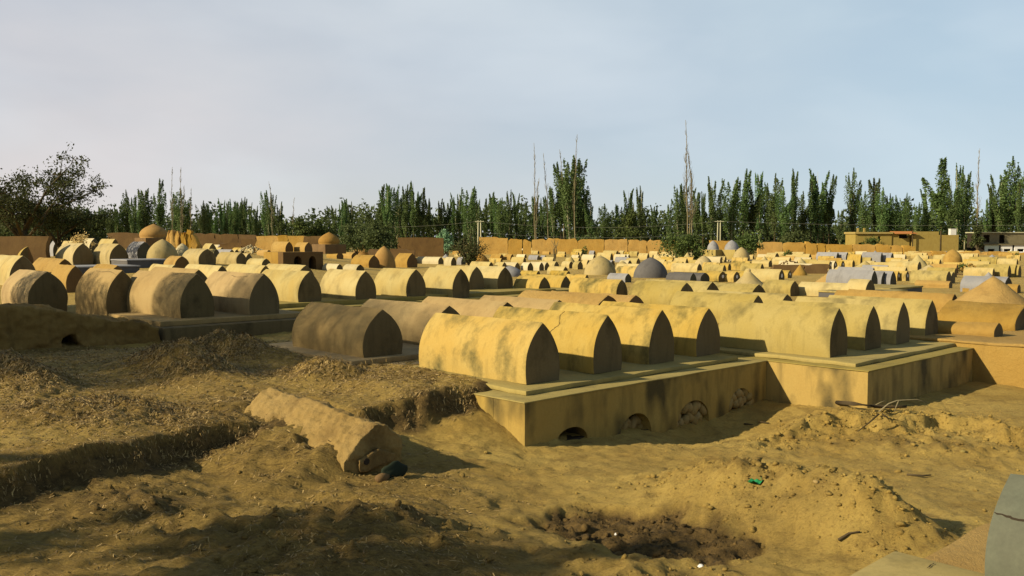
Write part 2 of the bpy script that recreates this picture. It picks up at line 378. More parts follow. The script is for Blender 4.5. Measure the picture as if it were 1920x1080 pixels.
oA = on_z(664, 893, -.47); ow = run_to(oA, RV, 750); oT = rise_to(oA + RV * ow * .52, 799); oc = oA + RV * ow / 2
far_r = on_z(530, 745, oc.z + oT); oL = (Vector((far_r.x, far_r.y, 0)) - Vector((oc.x, oc.y, 0))).dot(AV)
OLD_A = oc; OLD_Z = oc.z + oT; OLD_L = oL
HOLE = mound(1212, 980, -.55, 1.02, .60, 0, .25)
SCARP = [on_z(a, b, -.55) for a, b in ((1440, 815), (1500, 802), (1580, 797), (1680, 800), (1760, 792), (1830, 800), (1925, 818), (2300, 850))]
def scarp_sd(x, y):
    best = np.full(np.shape(x), 1e9); sgn = np.ones(np.shape(x))
    for a, b in zip(SCARP[:-1], SCARP[1:]):
        dx, dy = b.x - a.x, b.y - a.y; t = np.clip(((x - a.x) * dx + (y - a.y) * dy) / (dx * dx + dy * dy), 0, 1)
        d = np.hypot(x - a.x - t * dx, y - a.y - t * dy); cr = dx * (y - a.y) - dy * (x - a.x)
        m = d < best; best = np.where(m, d, best); sgn = np.where(m, np.sign(cr), sgn)
    return best * sgn
def ground(x, y, full=False):
    x = np.asarray(x, float); y = np.asarray(y, float)
    near = sstep(60, 26, np.hypot(x, y))
    sd = edge_sd(x, y) + near * (.10 * fbm(x * 1.6, y * 1.6, 5, 3) + .06 * fbm(x * 7, y * 7, 8, 2))
    low = np.interp(x, [-9, -1.2, -.2, .3, 5, 9], [-.44, -.48, -.585, -.635, -.655, -.68])
    low = low + .05 * sstep(7.5, 5, y)
    ter = zf(x, y) - .09
    k = sstep(-.10, .10, sd)
    skirt = .15 * np.exp(-np.clip(-sd, 0, 9) / .45) * (sd < 0) * sstep(1.2, -.5, x)
    h = low + skirt + (ter - low - skirt) * k
    st = 0 * x
    for m in STRAW_MOUNDS:
        g = gau(x, y, m); h = h + m[6] * g * k; st = np.maximum(st, g)
    h = h - .20 * gau(x, y, LTROUGH) - .30 * gau(x, y, HOLLOW) * (1 - k)
    uc = (x - C1.x) * AV.x + (y - C1.y) * AV.y; vc = (x - C1.x) * RV.x + (y - C1.y) * RV.y
    bankh = -.62 + .53 * np.clip((uc + .02) / 1.05, 0, 1); bk_ = sstep(-1.1, -.05, vc) * (vc < .6) * (uc > -.05) * (uc < 2.2)
    h = np.maximum(h, h * (1 - bk_) + bankh * bk_)
    lap = sstep(.85, 1.15, uc + .10 * fbm(x * 3, y * 3, 63, 2) * near) * (uc < 3.3) * sstep(.62, .38, vc) * sstep(-1.2, -.7, vc)
    h = h * (1 - lap) + np.maximum(h, .03 + .015 * fbm(x * 5, y * 5, 64, 2)) * lap
    drt = 0 * x
    for m in DIRT_MOUNDS:
        g = gau(x, y, m); h = h + m[6] * g ** .8; drt = np.maximum(drt, g)
    rgh = 0 * x
    for m in ROUGH:
        g = gau(x, y, m); h = h + m[6] * g; rgh = np.maximum(rgh, g)
    # slumped mud down the flank of the eroded tomb
    u = (x - OLD_A.x) * NV.x + (y - OLD_A.y) * NV.y; v = (x - OLD_A.x) * RV.x + (y - OLD_A.y) * RV.y
    win = sstep(-3.0, -1.9, u) * sstep(.02, -.55, u)
    fl = win * np.where(v < -.1, sstep(-1.6, -.40, v) ** 1.15, sstep(.45, .1, v))
    zr = OLD_Z + .13 * np.clip(-u / OLD_L, 0, 1)
    ft = zr - .115 - .34 * np.clip(-v - .30, 0, 3) + near * (.035 * vnoise(u * 6, v * 1.3, 31) + .02 * vnoise(u * 14, v * 3, 33))
    wf_ = sstep(-2.9, -2.3, u) * sstep(.06, -.30, u) * sstep(.12, -.30, v)
    h = np.where(wf_ > 0, np.maximum(h, h * (1 - wf_) + ft * wf_), h)
    foot = sstep(-2.5, -2.2, u) * sstep(.30, .05, u) * sstep(.62, .45, np.abs(v - .05))
    h = h * (1 - foot) + np.minimum(h, zr - .21 - .15 * sstep(.1, .4, v)) * foot
    # scarp before the second platform
    ss = scarp_sd(x, y) + .14 * fbm(x * 2.3, y * 2.3, 12, 3) * near
    inr = sstep(3.35, 4.2, x + (12.5 - y) * .5) * sstep(13.9, 12.6, y) * (1 - k)
    h = h + inr * (.16 * sstep(-.14, .10, ss) * np.exp(-np.clip(ss, 0, 9) / 1.6)) + inr * .10 * np.exp(-((x - 4.6) ** 2 + (y - 12.4) ** 2) / .9)
    # the dug patch of dark earth
    hu = gau(x, y, HOLE) + near * .16 * fbm(x * 3.1, y * 3.1, 21, 3)
    hole = sstep(.34, .50, hu)
    h = h - .08 * hole
    # grain
    amp = .018 + .035 * st + .05 * drt + .035 * hole + .03 * rgh + .02 * fl + .03 * inr * np.exp(-(ss / .5) ** 2)
    amp = amp + .006 * sstep(-.3, -1.5, sd) * sstep(1.0, -2, x)
    h = h + near * amp * (fbm(x * 2.2, y * 2.2, 40, 3) * .9 + .75 * fbm(x * 8, y * 8, 44, 3) + .55 * np.abs(fbm(x * 17, y * 17, 47, 2)))
    lf = (1 - k) * sstep(.6, -1.2, x) * near; h = h + lf * (.030 * fbm(x * .9 - y * .25, y * 5.5 + x * .9, 81, 3) + .012 * fbm(x * 3, y * 16, 83, 2))
    far = sstep(60, 120, np.hypot(x, y)); h = h + far * .25 * fbm(x * .03, y * .03, 60, 2)
    if not full: return h
    straw = np.clip(1.1 * st + .55 * k * sstep(.4, .0, sd) * (x < .6) + .65 * sstep(.25, -.1, sd) * sstep(-.4, -.05, sd) * (x < .2) + .55 * k * (x < -1.0) * (y < 17) + .75 * (1 - k) * sstep(1.6, -1.2, x) * sstep(10.6, 8.6, y) + .5 * fl
                    + .35 * fbm(x * .9, y * .9, 70, 4), 0, 1) * near
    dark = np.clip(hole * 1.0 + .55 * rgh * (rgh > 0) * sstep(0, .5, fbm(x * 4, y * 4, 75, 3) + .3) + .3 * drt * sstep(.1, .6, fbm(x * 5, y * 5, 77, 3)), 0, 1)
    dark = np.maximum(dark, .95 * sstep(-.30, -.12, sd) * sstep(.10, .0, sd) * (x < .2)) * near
    return h, straw, dark, k, sd
def gz(x, y): return float(ground(np.array([x]), np.array([y]))[0])
def axis(dense0, dense1, step, far0, far1, g=1.12):
    a = list(np.arange(dense0, dense1, step)); s = step; q = a[-1]
    while q < far1: s = min(s * g, 60); q += s; a.append(q)
    s = step; q = a[0]
    while q > far0: s = min(s * g, 60); q -= s; a.insert(0, q)
    return np.array(a)
gx = axis(-6.6, 6.8, .036, -1500, 1500); gy = axis(4.4, 15.0, .036, -300, 2600)
X, Y = np.meshgrid(gx, gy)
Z, S_, D_, K_, SD_ = ground(X, Y, True)
nx, ny = len(gx), len(gy)
idx = np.arange(nx * ny).reshape(ny, nx)
Fq = np.stack([idx[:-1, :-1], idx[:-1, 1:], idx[1:, 1:], idx[1:, :-1]], -1).reshape(-1, 4)
gm = mesh_np('ground', np.stack([X, Y, Z], -1).reshape(-1, 3), Fq, M['ground'], True)
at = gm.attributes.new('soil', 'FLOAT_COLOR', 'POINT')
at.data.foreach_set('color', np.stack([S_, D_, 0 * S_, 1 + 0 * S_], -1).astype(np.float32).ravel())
g_ob = ob('ground', gm); g_ob['kind'] = 'structure'

# ------------------------------------------------------------------ tombs
PROF = [(0, .955), (.1, .985), (.22, 1.0), (.38, .97), (.52, .885), (.65, .745), (.77, .565), (.87, .36), (.95, .15), (1, 0)]
def prof(n):
    hs = np.linspace(0, 1, n); P = np.array(PROF)
    return [(h, float(np.interp(h, P[:, 0], P[:, 1]))) for h in hs]
def smooth_prof(n):
    P = np.array(PROF); t = np.linspace(0, len(P) - 1, n); o = []
    for q in t:
        i = min(int(q), len(P) - 2); f = q - i; p0 = P[max(i - 1, 0)]; p1 = P[i]; p2 = P[i + 1]; p3 = P[min(i + 2, len(P) - 1)]
        v = .5 * (2 * p1 + (p2 - p0) * f + (2 * p0 - 5 * p1 + 4 * p2 - p3) * f * f + (3 * p1 - p0 - 3 * p2 + p3) * f ** 3)
        o.append((float(v[0]), max(0, float(v[1]))))
    o[-1] = (1, 0); return o
def vault_meshes(w, T, Ln, m, mg, near, skirt, amp=.011, seed=0, expo=1.0):
    sag = mnoise.noise(Vector((seed * 3.3, 1, 2))) * .02
    pr = [(h, x ** expo if x > 0 else 0) for h, x in (smooth_prof(19) if near else prof(9))]
    half = [(-w / 2 * x, T * h) for h, x in pr]; half = [(half[0][0], -skirt)] + half
    ring = half + [(-y, z) for y, z in reversed(half[:-1])]; k = len(ring)
    xs = [0, -.018, -.05] + list(-np.linspace(.05, Ln, 15 if near else 2)[1:]) if near else [0, -Ln]
    V = []; cz = T * .45
    for i, x in enumerate(xs):
        s = .978 if (near and i == 0) else 1.0
        for y, z in ring:
            p = Vector((x, y * s, cz + (z - cz) * s if z > 0 else z))
            if near:
                q = Vector((x * 1.3 + seed * 7.7, y * 1.3, z * 1.3)); nn = Vector((0, y, z - cz)); nn = nn.normalized() if nn.length > 1e-6 else Vector()
                d = mnoise.noise(q) * amp * 1.35 + mnoise.noise(q * 4.5) * amp * .45 + sag * math.sin(min(1, -x / Ln) * math.pi) * (z / T)
                p += nn * d; p.x += mnoise.noise(q + Vector((9, 9, 9))) * amp * (1 if 0 < i < len(xs) - 1 else .5)
            V.append(p)
    Fs = []
    for i in range(len(xs) - 1):
        for j in range(k - 1): Fs.append((i * k + j, i * k + j + 1, (i + 1) * k + j + 1, (i + 1) * k + j))
    e = (len(xs) - 1) * k; h = k // 2
    def strips(o, flip):
        r = []
        for j in range(h):
            a, b, c, d = o + j, o + j + 1, o + k - 2 - j, o + k - 1 - j
            f = (a, b, c, d) if b != c else (a, b, d)
            r.append(f if flip else tuple(reversed(f)))
        return r
    Fs += strips(e, True)
    # orientation: outside must face outwards
    va = mesh_py('vault', V, Fs, m, True, 38)
    bm = bmesh.new(); bm.from_mesh(va); bmesh.ops.recalc_face_normals(bm, faces=bm.faces)
    if sum(f.normal.z * f.calc_area() for f in bm.faces if f.calc_center_median().z > T * .7) < 0: bmesh.ops.reverse_faces(bm, faces=bm.faces)
    bm.to_mesh(va); bm.free()
    ga = mesh_py('gable_end', V[:k], strips(0, True), mg, False)  # gable material is darker than the vault's, part of its shade painted in
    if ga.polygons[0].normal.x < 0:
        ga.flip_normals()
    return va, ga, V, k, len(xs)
GROUPS = {}
LANDMARKS = []      # (px, py, phrase)
PENDING = []        # things that still need a label that singles them out: (thing, px, py, description)
UNIT = {}
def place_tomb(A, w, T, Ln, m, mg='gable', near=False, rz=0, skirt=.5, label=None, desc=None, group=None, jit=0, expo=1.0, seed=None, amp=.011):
    c = A + RV * w / 2
    rot = math.atan2(NV.y, NV.x) + jit + rnd.uniform(-.012, .012)
    root = thing('vaulted_tomb', label or '', 'tomb', c, rot, group or 'vaulted tombs of the cemetery')
    if near:
        va, ga, V, k, nxs = vault_meshes(w, T, Ln, M[m], M[mg], True, skirt, amp, seed if seed is not None else rnd.random() * 99, expo)
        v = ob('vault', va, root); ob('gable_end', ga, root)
        root['_k'] = k
        return root, (V, k, nxs)
    key = (m, mg)
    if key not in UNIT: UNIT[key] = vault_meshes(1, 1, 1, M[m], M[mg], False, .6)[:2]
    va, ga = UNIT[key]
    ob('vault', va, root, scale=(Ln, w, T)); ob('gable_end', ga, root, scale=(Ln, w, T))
    return root, None
def tomb(xl, xr, by, py, far, m, mg='gable', label=None, desc=None, z0=None, near=False, skirt=.5, **k):
    A = on_z(xl, by, z0) if z0 is not None else on_field(xl, by)
    w = run_to(A, RV, xr); T = rise_to(A + RV * w / 2, py)
    Ln = run_to(A, AV, far) if far > 10 or far < 0 else far
    root, info = place_tomb(A, w, T, Ln, m, mg, near, label=label, skirt=skirt, **k)
    if not label: PENDING.append((root, (xl + xr) / 2, py, desc or m))
    return root, info, (A, w, T, Ln)
def crack(root, info, pts, width=.006):
    """a thin dark fissure lying in the plaster; pts: (place along the rings, place round the ring)"""
    V, k, n = info; P = []
    def at(i, j):
        i0 = min(int(i), n - 2); j0 = min(int(j), k - 2); f = i - i0; g = j - j0
        q = lambda a, b: Vector(V[a * k + b])
        p = (q(i0, j0) * (1 - f) + q(i0 + 1, j0) * f) * (1 - g) + (q(i0, j0 + 1) * (1 - f) + q(i0 + 1, j0 + 1) * f) * g
        nn = (q(i0, j0 + 1) - q(i0, j0)).cross(q(i0 + 1, j0) - q(i0, j0)); 
        nn = nn.normalized() if nn.length > 1e-9 else Vector((0, 0, 1))
        c = Vector((p.x, 0, .3))
        if nn.dot(p - c) < 0: nn = -nn
        return p, nn
    fine = []
    for a, b in zip(pts[:-1], pts[1:]):
        for s in range(6):
            t = s / 6; fine.append((a[0] + (b[0] - a[0]) * t + rnd.uniform(-.08, .08), a[1] + (b[1] - a[1]) * t + rnd.uniform(-.08, .08)))
    fine.append(pts[-1])
    Q = [at(*f) for f in fine]; VV = []; Fs = []
    for i, (p, nn) in enumerate(Q):
        d = (Q[min(i + 1, len(Q) - 1)][0] - Q[max(i - 1, 0)][0]).normalized(); s = d.cross(nn).normalized()
        ww = width * (.4 + .8 * rnd.random()) * (1 if 0 < i < len(Q) - 1 else .2)
        VV += [p + nn * .003 + s * ww, p + nn * .003 - s * ww]
        if i: Fs.append((2 * i - 2, 2 * i - 1, 2 * i + 1, 2 * i))
    ob('crack', mesh_py('crack', VV, Fs, M['hole']), root)

# --- near platform with four arches -------------------------------------------------
ROT = math.atan2(NV.y, NV.x)
def to_local(o, p): q = Vector(p) - o; return q.dot(NV), q.dot(RV), q.z
def arch_pts(c, hw, z0, zt_, n=10, p=1.0):
    o = []
    for i in range(n + 1):
        a = math.pi * i / n; o.append((c - hw * math.cos(a), z0 + (zt_ - z0) * math.sin(a) ** p))
    return o
p1 = thing('tomb_platform', 'ochre plastered platform with four arched openings along its front under four yellow tombs', 'tomb platform', C1, ROT)
ob0 = p1
def u_on_front(px): return run_to(C1, RV, px)
arch = []
for xa, xb, ytop, yb in ((1041, 1103, 801, 838), (1162, 1223, 775, 822), (1270, 1331, 751, 806), (1366, 1413, 728, 796)):
    u0, u1 = u_on_front(xa), u_on_front(xb); zt_ = on_plane((xa + xb) / 2, ytop, C1, NV).z
    arch.append(((u0 + u1) / 2, (u1 - u0) / 2, zt_))
zloc = lambda z: z - C1.z
out_ = [(0, zloc(-.08)), (0, zloc(ZB))]
for c, hw, z1 in arch: out_ += [(a, max(zloc(ZB), b)) for a, b in [(c - hw, zloc(ZB))] + arch_pts(c, hw, zloc(-.9) if c > 1.9 else zloc(-.72), zloc(z1), 12, .8 if c < 1.9 else .7) + [(c + hw, zloc(ZB))]]
out_ += [(LEN1, zloc(ZB)), (LEN1, zloc(-.08))]
out_ = [q for i, q in enumerate(out_) if i == 0 or (abs(q[0] - out_[i - 1][0]) + abs(q[1] - out_[i - 1][1])) > 1e-4]
mb = MB(); mb.prism(out_, lambda u, v, k: (-.55 * k, u, v))
fw = mb.ob('arched_front', M['plinth'], p1)
back = box_soft('platform_body', M['plinth'], -D1, -.554, .0, LEN1, zloc(ZB), zloc(-.081), p1)
for c, hw, z1 in arch:     # the burial chamber seen through each opening: its shade painted as near-black floor and back
    mb = MB(); mb.box(-.552, -.40, c - hw - .02, c + hw + .02, zloc(ZB), zloc(z1) + .04); mb.box(-.398, -.05, c - hw + .004, c + hw - .004, zloc(ZB), gz((C1 + RV * c).x, (C1 + RV * c).y) - C1.z + .012); mb.ob('chamber_back_shade', M['hole'], p1)
# thin plaster lip along the top edge
lip = box_soft('top_lip', M['slab'], -D1 + .02, .012, -.012, LEN1 + .006, zloc(-.078), zloc(-.062), p1, .006, .006)
s0 = to_local(C1, on_z(987, 733, 0)); s1 = run_to(on_z(987, 733, 0), RV, 1384)
step1 = box_soft('upper_step', M['slab'], -D1 + .05, s0[0], s0[1], s0[1] + s1, zloc(-.0615), zloc(0), p1, .018, .013, .16)
# the mud stones that close the openings
def stones(parent, c, hw, z0, z1, n, seed, x=-.12, frac=1.0):
    r = random.Random(seed); k = 0; tries = 0; done = []
    while k < n and tries < 400:
        tries += 1; y = c + r.uniform(-hw, hw) * .92; z = z0 + (z1 - z0) * r.random() * frac
        if ((y - c) / hw) ** 2 + ((z - z0) / (z1 - z0)) ** 2 > .92: continue
        if any(math.hypot(y - a, (z - b) * .7) < .088 for a, b in done): continue
        V, Fs = blob(r.random() * 99, 2, .16, .075, .058 + r.random() * .022, .075 + r.random() * .06)
        o = ob('stone', mesh_py('stone', V, Fs, M['stone'], True), parent, (x + r.uniform(-.03, .03), y, z)); o.rotation_euler = (r.uniform(-.7, .7), r.uniform(-.3, .3), r.uniform(-.4, .4))
        done.append((y, z)); k += 1
zb = lambda: 0
gq = lambda i: gz((C1 + RV * arch[i][0]).x, (C1 + RV * arch[i][0]).y) - C1.z + .02
stones(p1, arch[1][0], arch[1][1], gq(1), zloc(arch[1][2]), 9, 4, -.2, .5)
stones(p1, arch[2][0] + .01, arch[2][1] * .95, gq(2), zloc(arch[2][2]), 17, 5, -.10, .82)
stones(p1, arch[3][0], arch[3][1], gq(3), zloc(arch[3][2]), 24, 6, -.06, 1.0)

p2 = thing('tomb_platform', 'stained ochre platform with plain walls under four tombs beside the arched platform', 'tomb platform', C2, ROT)
zl2 = lambda z: z - C2.z
LEFT2 = D2
box_soft('platform_body', M['plinth'], -D2, 0, 0, LEN2, zl2(ZB), zl2(-.08), p2, .014, .008)
box_soft('top_lip', M['slab'], -D2 + .02, .010, -.010, LEN2 - .004, zl2(-.078), zl2(-.062), p2, .006, .003)
q0 = on_z(1605, 681, 0); s0b = to_local(C2, q0); s1b = run_to(q0, RV, 1822)
box_soft('upper_step', M['slab'], -D2 + .05, s0b[0], s0b[1], s0b[1] + s1b, zl2(-.0615), zl2(0), p2, .018, .013, .16)

p3 = thing('tomb_platform', 'cracked yellow mud platform at the picture edge, its lit side crossed by a slanting shadow', 'tomb platform', C3, ROT)
box_soft('platform_body', M['mud'], -3.0, 2.6, .004, 6, zl2(ZB) - .0, .10, p3, .03, .02)
box_soft('top_crust', M['mud'], -2.9, 2.63, -.02, 6, .09, .14, p3, .02, .025)

# --- the yellow tombs -------------------------------------------------------------------
Y4 = []
A_ = on_z(985, 722, 0)
r_, i_, g_ = tomb(985, 1049.5, 722, 605, 783, 'yellow', z0=0.001, near=True, label='yellow plastered vaulted tomb with blotchy stains, at the corner of the arched platform', skirt=.0, group='four tombs on the arched platform')
Ln = g_[3]
r2, i2, _ = tomb(1112, 1166, 702, 590, Ln, 'yellow', z0=0.001, near=True, label='yellow vaulted tomb with a vertical crack, second from the corner of the arched platform', skirt=0, group='four tombs on the arched platform')
crack(r2, i2, [(7.0, 18.5), (7.1, 15.5), (6.6, 13), (7.3, 11), (7.0, 8.5), (6.9, 6)], .006)
tomb(1216, 1265, 684, 580, Ln, 'yellow', z0=0.001, near=True, label='yellow vaulted tomb third along the arched platform, over the stone filled opening', skirt=0, group='four tombs on the arched platform')
tomb(1305, 1351, 669, 577, Ln, 'yellow', z0=0.001, near=True, label='yellow vaulted tomb at the far end of the arched platform, stained along its ridge', skirt=0, group='four tombs on the arched platform')
r_, i_, g2 = tomb(1555, 1589, 671, 577, 1345, 'olive', z0=0.001, near=True, label='long pale ochre vaulted tomb at the corner of the plain walled platform', skirt=0, group='four tombs on the plain platform')
tomb(1621, 1652, 657, 572, g2[3], 'olive', z0=0.001, near=True, label='pale ochre tomb second from the corner of the plain walled platform', skirt=0, group='four tombs on the plain platform')
tomb(1679, 1706, 646, 565, g2[3], 'olive', z0=0.001, near=True, label='pale ochre tomb third from the corner of the plain walled platform', skirt=0, group='four tombs on the plain platform')
tomb(1734, 1759, 635, 562, g2[3], 'olive', z0=0.001, near=True, label='pale ochre tomb at the far end of the plain walled platform', skirt=0, group='four tombs on the plain platform')
# row standing in the shade behind
SH = 'shaded row of tan tombs behind the arched platform'
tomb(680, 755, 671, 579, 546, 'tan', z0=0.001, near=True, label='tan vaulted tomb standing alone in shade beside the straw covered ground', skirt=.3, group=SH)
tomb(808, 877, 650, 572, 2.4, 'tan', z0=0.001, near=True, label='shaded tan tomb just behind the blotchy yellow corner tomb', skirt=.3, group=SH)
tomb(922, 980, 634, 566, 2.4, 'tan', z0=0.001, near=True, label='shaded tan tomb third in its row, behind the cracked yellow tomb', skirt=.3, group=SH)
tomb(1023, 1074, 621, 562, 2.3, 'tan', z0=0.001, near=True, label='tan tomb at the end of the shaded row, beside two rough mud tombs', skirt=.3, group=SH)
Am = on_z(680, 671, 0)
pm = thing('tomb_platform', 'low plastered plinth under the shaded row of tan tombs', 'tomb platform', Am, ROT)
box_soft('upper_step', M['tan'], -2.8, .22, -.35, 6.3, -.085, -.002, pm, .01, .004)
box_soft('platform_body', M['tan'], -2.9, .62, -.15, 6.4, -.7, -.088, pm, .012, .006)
# rough mud pair
tomb(1112, 1167, 612, 552.5, 2.6, 'mud', 'redmud', z0=-.02, near=True, amp=.03, label='rough straw mud tomb with a cracked roof, beside the end of the tan row')
tomb(1168, 1216, 610, 554, 2.6, 'mud', 'redmud', z0=-.02, near=True, amp=.03, label='second rough straw mud tomb, half hidden behind the yellow tombs')
# block of mud tombs at the right
tomb(1903, 1945, 624, 571, 1755, 'mud', z0=0.03, near=True, amp=.025, label='long rough mud tomb before the great mud cone', skirt=.5)
tomb(1864, 1880.5, 632, 606, 1.7, 'mud', z0=0.06, near=True, amp=.02, label='small low mud tomb on the cracked mud platform', skirt=.3)
for xl, xr, by, py, wh in ((1754, 1767, 580, 552, 'stepped mud ridge tomb, nearer the pale ochre tombs of the plain platform'), (1782, 1797, 582, 550, 'stepped mud ridge tomb with its dark gable showing, beside the great mud cone')):
    tomb(xl, xr, by, py, 2.9, 'mud', near=True, amp=.03, label=wh)

# --- left block, standing in shade --------------------------------------------------------
LB = 'tombs in the shaded row at the left'
zz = .2
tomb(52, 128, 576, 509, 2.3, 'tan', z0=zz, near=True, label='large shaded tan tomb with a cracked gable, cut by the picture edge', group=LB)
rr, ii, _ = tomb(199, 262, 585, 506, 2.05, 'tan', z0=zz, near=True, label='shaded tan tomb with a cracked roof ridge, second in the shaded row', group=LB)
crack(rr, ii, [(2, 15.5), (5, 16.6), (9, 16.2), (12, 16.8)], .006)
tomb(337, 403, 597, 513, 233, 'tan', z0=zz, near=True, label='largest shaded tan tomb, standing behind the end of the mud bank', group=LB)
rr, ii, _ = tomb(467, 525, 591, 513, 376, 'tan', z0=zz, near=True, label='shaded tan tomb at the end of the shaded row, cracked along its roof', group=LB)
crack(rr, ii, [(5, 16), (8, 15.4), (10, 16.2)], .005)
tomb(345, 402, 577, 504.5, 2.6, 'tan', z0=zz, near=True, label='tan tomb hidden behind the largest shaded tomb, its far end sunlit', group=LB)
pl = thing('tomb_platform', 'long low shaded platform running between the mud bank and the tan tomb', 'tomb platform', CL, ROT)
box_soft('platform_body', M['gable'], -3.2, 0, .02, LENL, -1.2 - .1, -.004, pl, .012, .006)  # dark gable colour, carrying the shade of this front
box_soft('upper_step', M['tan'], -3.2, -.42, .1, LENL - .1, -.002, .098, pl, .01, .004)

# second row, in the sun
SB = 'sunlit row of yellow tombs behind the shaded row'
z2 = .2
tomb(558, 603.5, 567, 508.5, 2.3, 'pale', z0=z2, near=True, label='sunlit yellow tomb next behind the end of the shaded row', group=SB)
tomb(665.5, 706, 562, 507, 600, 'pale', z0=z2, near=True, label='sunlit yellow tomb between two others above the lone shaded tan tomb', group=SB)
tomb(761, 799, 556.5, 505, 700, 'pale', z0=z2, near=True, label='sunlit yellow tomb with a little mud cone before its gable', group=SB)
tomb(848, 881, 553, 503, 790, 'pale', z0=z2, near=True, label='sunlit yellow tomb with dark smudges on its side, fourth in the sunlit row', group=SB)
tomb(879, 908.5, 543.5, 499.5, 2.0, 'pale', z0=z2, near=True, label='sunlit yellow tomb wedged behind the smudged fourth tomb', group=SB)
tomb(932, 962, 541.5, 500, 2.0, 'pale', z0=z2, near=True, label='sunlit yellow tomb with a damp stained foot at the end of the sunlit row', group=SB)
A2 = on_z(558, 567, z2)
ps = thing('tomb_platform', 'low stepped plinth under the sunlit row of yellow tombs', 'tomb platform', A2, ROT)
box_soft('upper_step', M['slab'], -2.6, .2, -1.4, 9.6, -.11, -.003, ps, .01, .004)
box_soft('platform_body', M['slab'], -2.8, .75, -1.6, 9.9, -.6, -.113, ps, .012, .006)
A5 = on_z(879, 543.5, z2)
ps2 = thing('tomb_platform', 'low dark edged plinth running out beside the stained end tomb', 'tomb platform', A5, ROT)
box_soft('upper_step', M['slab'], -2.2, .25, -.2, 3.2, -.11, -.003, ps2, .01, .004)
box_soft('platform_body', M['slab'], -2.2, .8, -.1, 4.7, -.7, -.113, ps2, .012, .006)

# ------------------------------------------------------------------ domed and conical tombs
DOME = {'dome': [(0, 1), (.15, .985), (.35, .91), (.55, .77), (.75, .54), (.88, .31), (.96, .12), (1, .0)],
        'cone': [(0, 1), (.12, .9), (.3, .72), (.5, .52), (.7, .32), (.85, .17), (.95, .07), (1, .0)],
        'bulb': [(0, .93), (.12, .99), (.26, 1), (.42, .94), (.58, .80), (.74, .57), (.88, .29), (.96, .10), (1, .0)]}
def revolve(P, Rr, T, n=28, skirt=.5, amp=.02, seed=0, steps=14, tip=None):
    h = np.linspace(0, 1, steps) ** .85; a = np.array(P); V = []; Fs = []
    lv = [(-skirt, P[0][1])] + [(T * q, float(np.interp(q, a[:, 0], a[:, 1]))) for q in h[:-1]]
    for z, r in lv:
        for k in range(n):
            t = 2 * math.pi * k / n; p = Vector((math.cos(t) * r * Rr, math.sin(t) * r * Rr, z))
            d = mnoise.noise(p * (1.5 / max(Rr, .4)) + Vector((seed, 0, 0))) * amp * Rr + mnoise.noise(p * (6 / max(Rr, .4)) + Vector((seed, 3, 0))) * amp * .4 * Rr
            V.append(p + Vector((p.x, p.y, 0)) * (d / max(.05, r * Rr)))
    for i in range(len(lv) - 1): Fs += [(i * n + k, i * n + (k + 1) % n, (i + 1) * n + (k + 1) % n, (i + 1) * n + k) for k in range(n)]
    V.append(Vector((0, 0, T))); e = (len(lv) - 1) * n
    Fs += [(e + k, e + (k + 1) % n, len(V) - 1) for k in range(n)]
    return V, Fs
def dome(px, top, by, hw, kind, m, label, base=None, name=None, mb_=None, depth=None, amp=.02, finial=False, knob=0):
    A = on_field(px, by) if depth is None else at_depth(px, by, depth)
    k = (A - CAM).dot(FWD); Rr = hw * k / F_PX; T = rise_to(A, top)
    nm = name or {'dome': 'domed_tomb', 'cone': 'conical_tomb', 'bulb': 'domed_tomb'}[kind]
    root = thing(nm, label, 'tomb', A, ROT, 'domed tombs of the cemetery')
    V, Fs = revolve(DOME[kind], Rr, T, amp=amp, seed=px, skirt=.4 if not base else 0)
    ob('dome', mesh_py('dome', V, Fs, M[m], True), root)
    if finial:
        V, Fs = revolve(DOME['bulb'], Rr * .09, T * .14, 10, .02, 0, 0, 6); ob('finial', mesh_py('finial', V, Fs, M[m], True), root, (0, 0, T * .97))
    if base:
        b0, hb = base      # half width in radii, height in metres
        box_soft('base_block', M[mb_ or m], -b0 * Rr, b0 * Rr, -b0 * Rr, b0 * Rr, -hb, -.002, root, .04, .02, .5)
    LANDMARKS.append((px, top, label)); return root, Rr, T
def lm(px, py, phrase): LANDMARKS.append((px, py, phrase))

dome(305, 448, 484, 28.5, 'dome', 'greyolive', 'wide grey ochre pointed dome with a small dark hole, beside a grey tomb')
dome(288.5, 419.5, 446, 26, 'bulb', 'brownmud', 'great brown pointed dome on a mud brick base before the dark trees', depth=100, base=(1.0, 1.2), mb_='redmud', name='domed_tomb')
dome(617, 435, 458, 20, 'bulb', 'brownmud', 'onion shaped brown dome on a dark low block before the dark shrub', depth=74, base=(1.15, .75), mb_='redmud')
dome(683, 447, 477, 19.5, 'bulb', 'brownmud', 'round mud dome between the onion dome and the pointed mud cone')
dome(720, 461, 500, 22, 'dome', 'brownmud', 'steep pointed mud dome rising between two ochre mud vaults', name='domed_tomb')
dome(366, 450, 468, 14, 'dome', 'brownmud', 'little mud dome below the broken mud wall beside the great brown dome')
dome(342, 456, 477, 14, 'dome', 'cream', 'little whitish dome beside the wide grey ochre dome')
dome(209, 446, 460, 9, 'dome', 'cream', 'small pale pointed dome behind two stained grey ochre tombs')
dome(785, 538, 564, 28, 'cone', 'mud', 'little rough mud cone before the sunlit tombs, over the shaded tan roofs', name='conical_tomb', amp=.07)
dome(1125, 479, 513, 30, 'dome', 'greyolive', 'large grey ochre dome beside the dark grey dome')
dome(1220, 482, 518, 32, 'dome', 'dark', 'large dark grey cement dome, its grey vaults lying before it', finial=False)
dome(957, 498, 516, 23, 'dome', 'grey', 'grey dome peeping out behind the stained end tomb of the sunlit row')
dome(1167, 489, 507, 14, 'dome', 'greyolive', 'small domed tomb with dark gable between the two large domes')
dome(1289, 473, 492, 14, 'cone', 'pale', 'pale conical tomb just before the big bush')
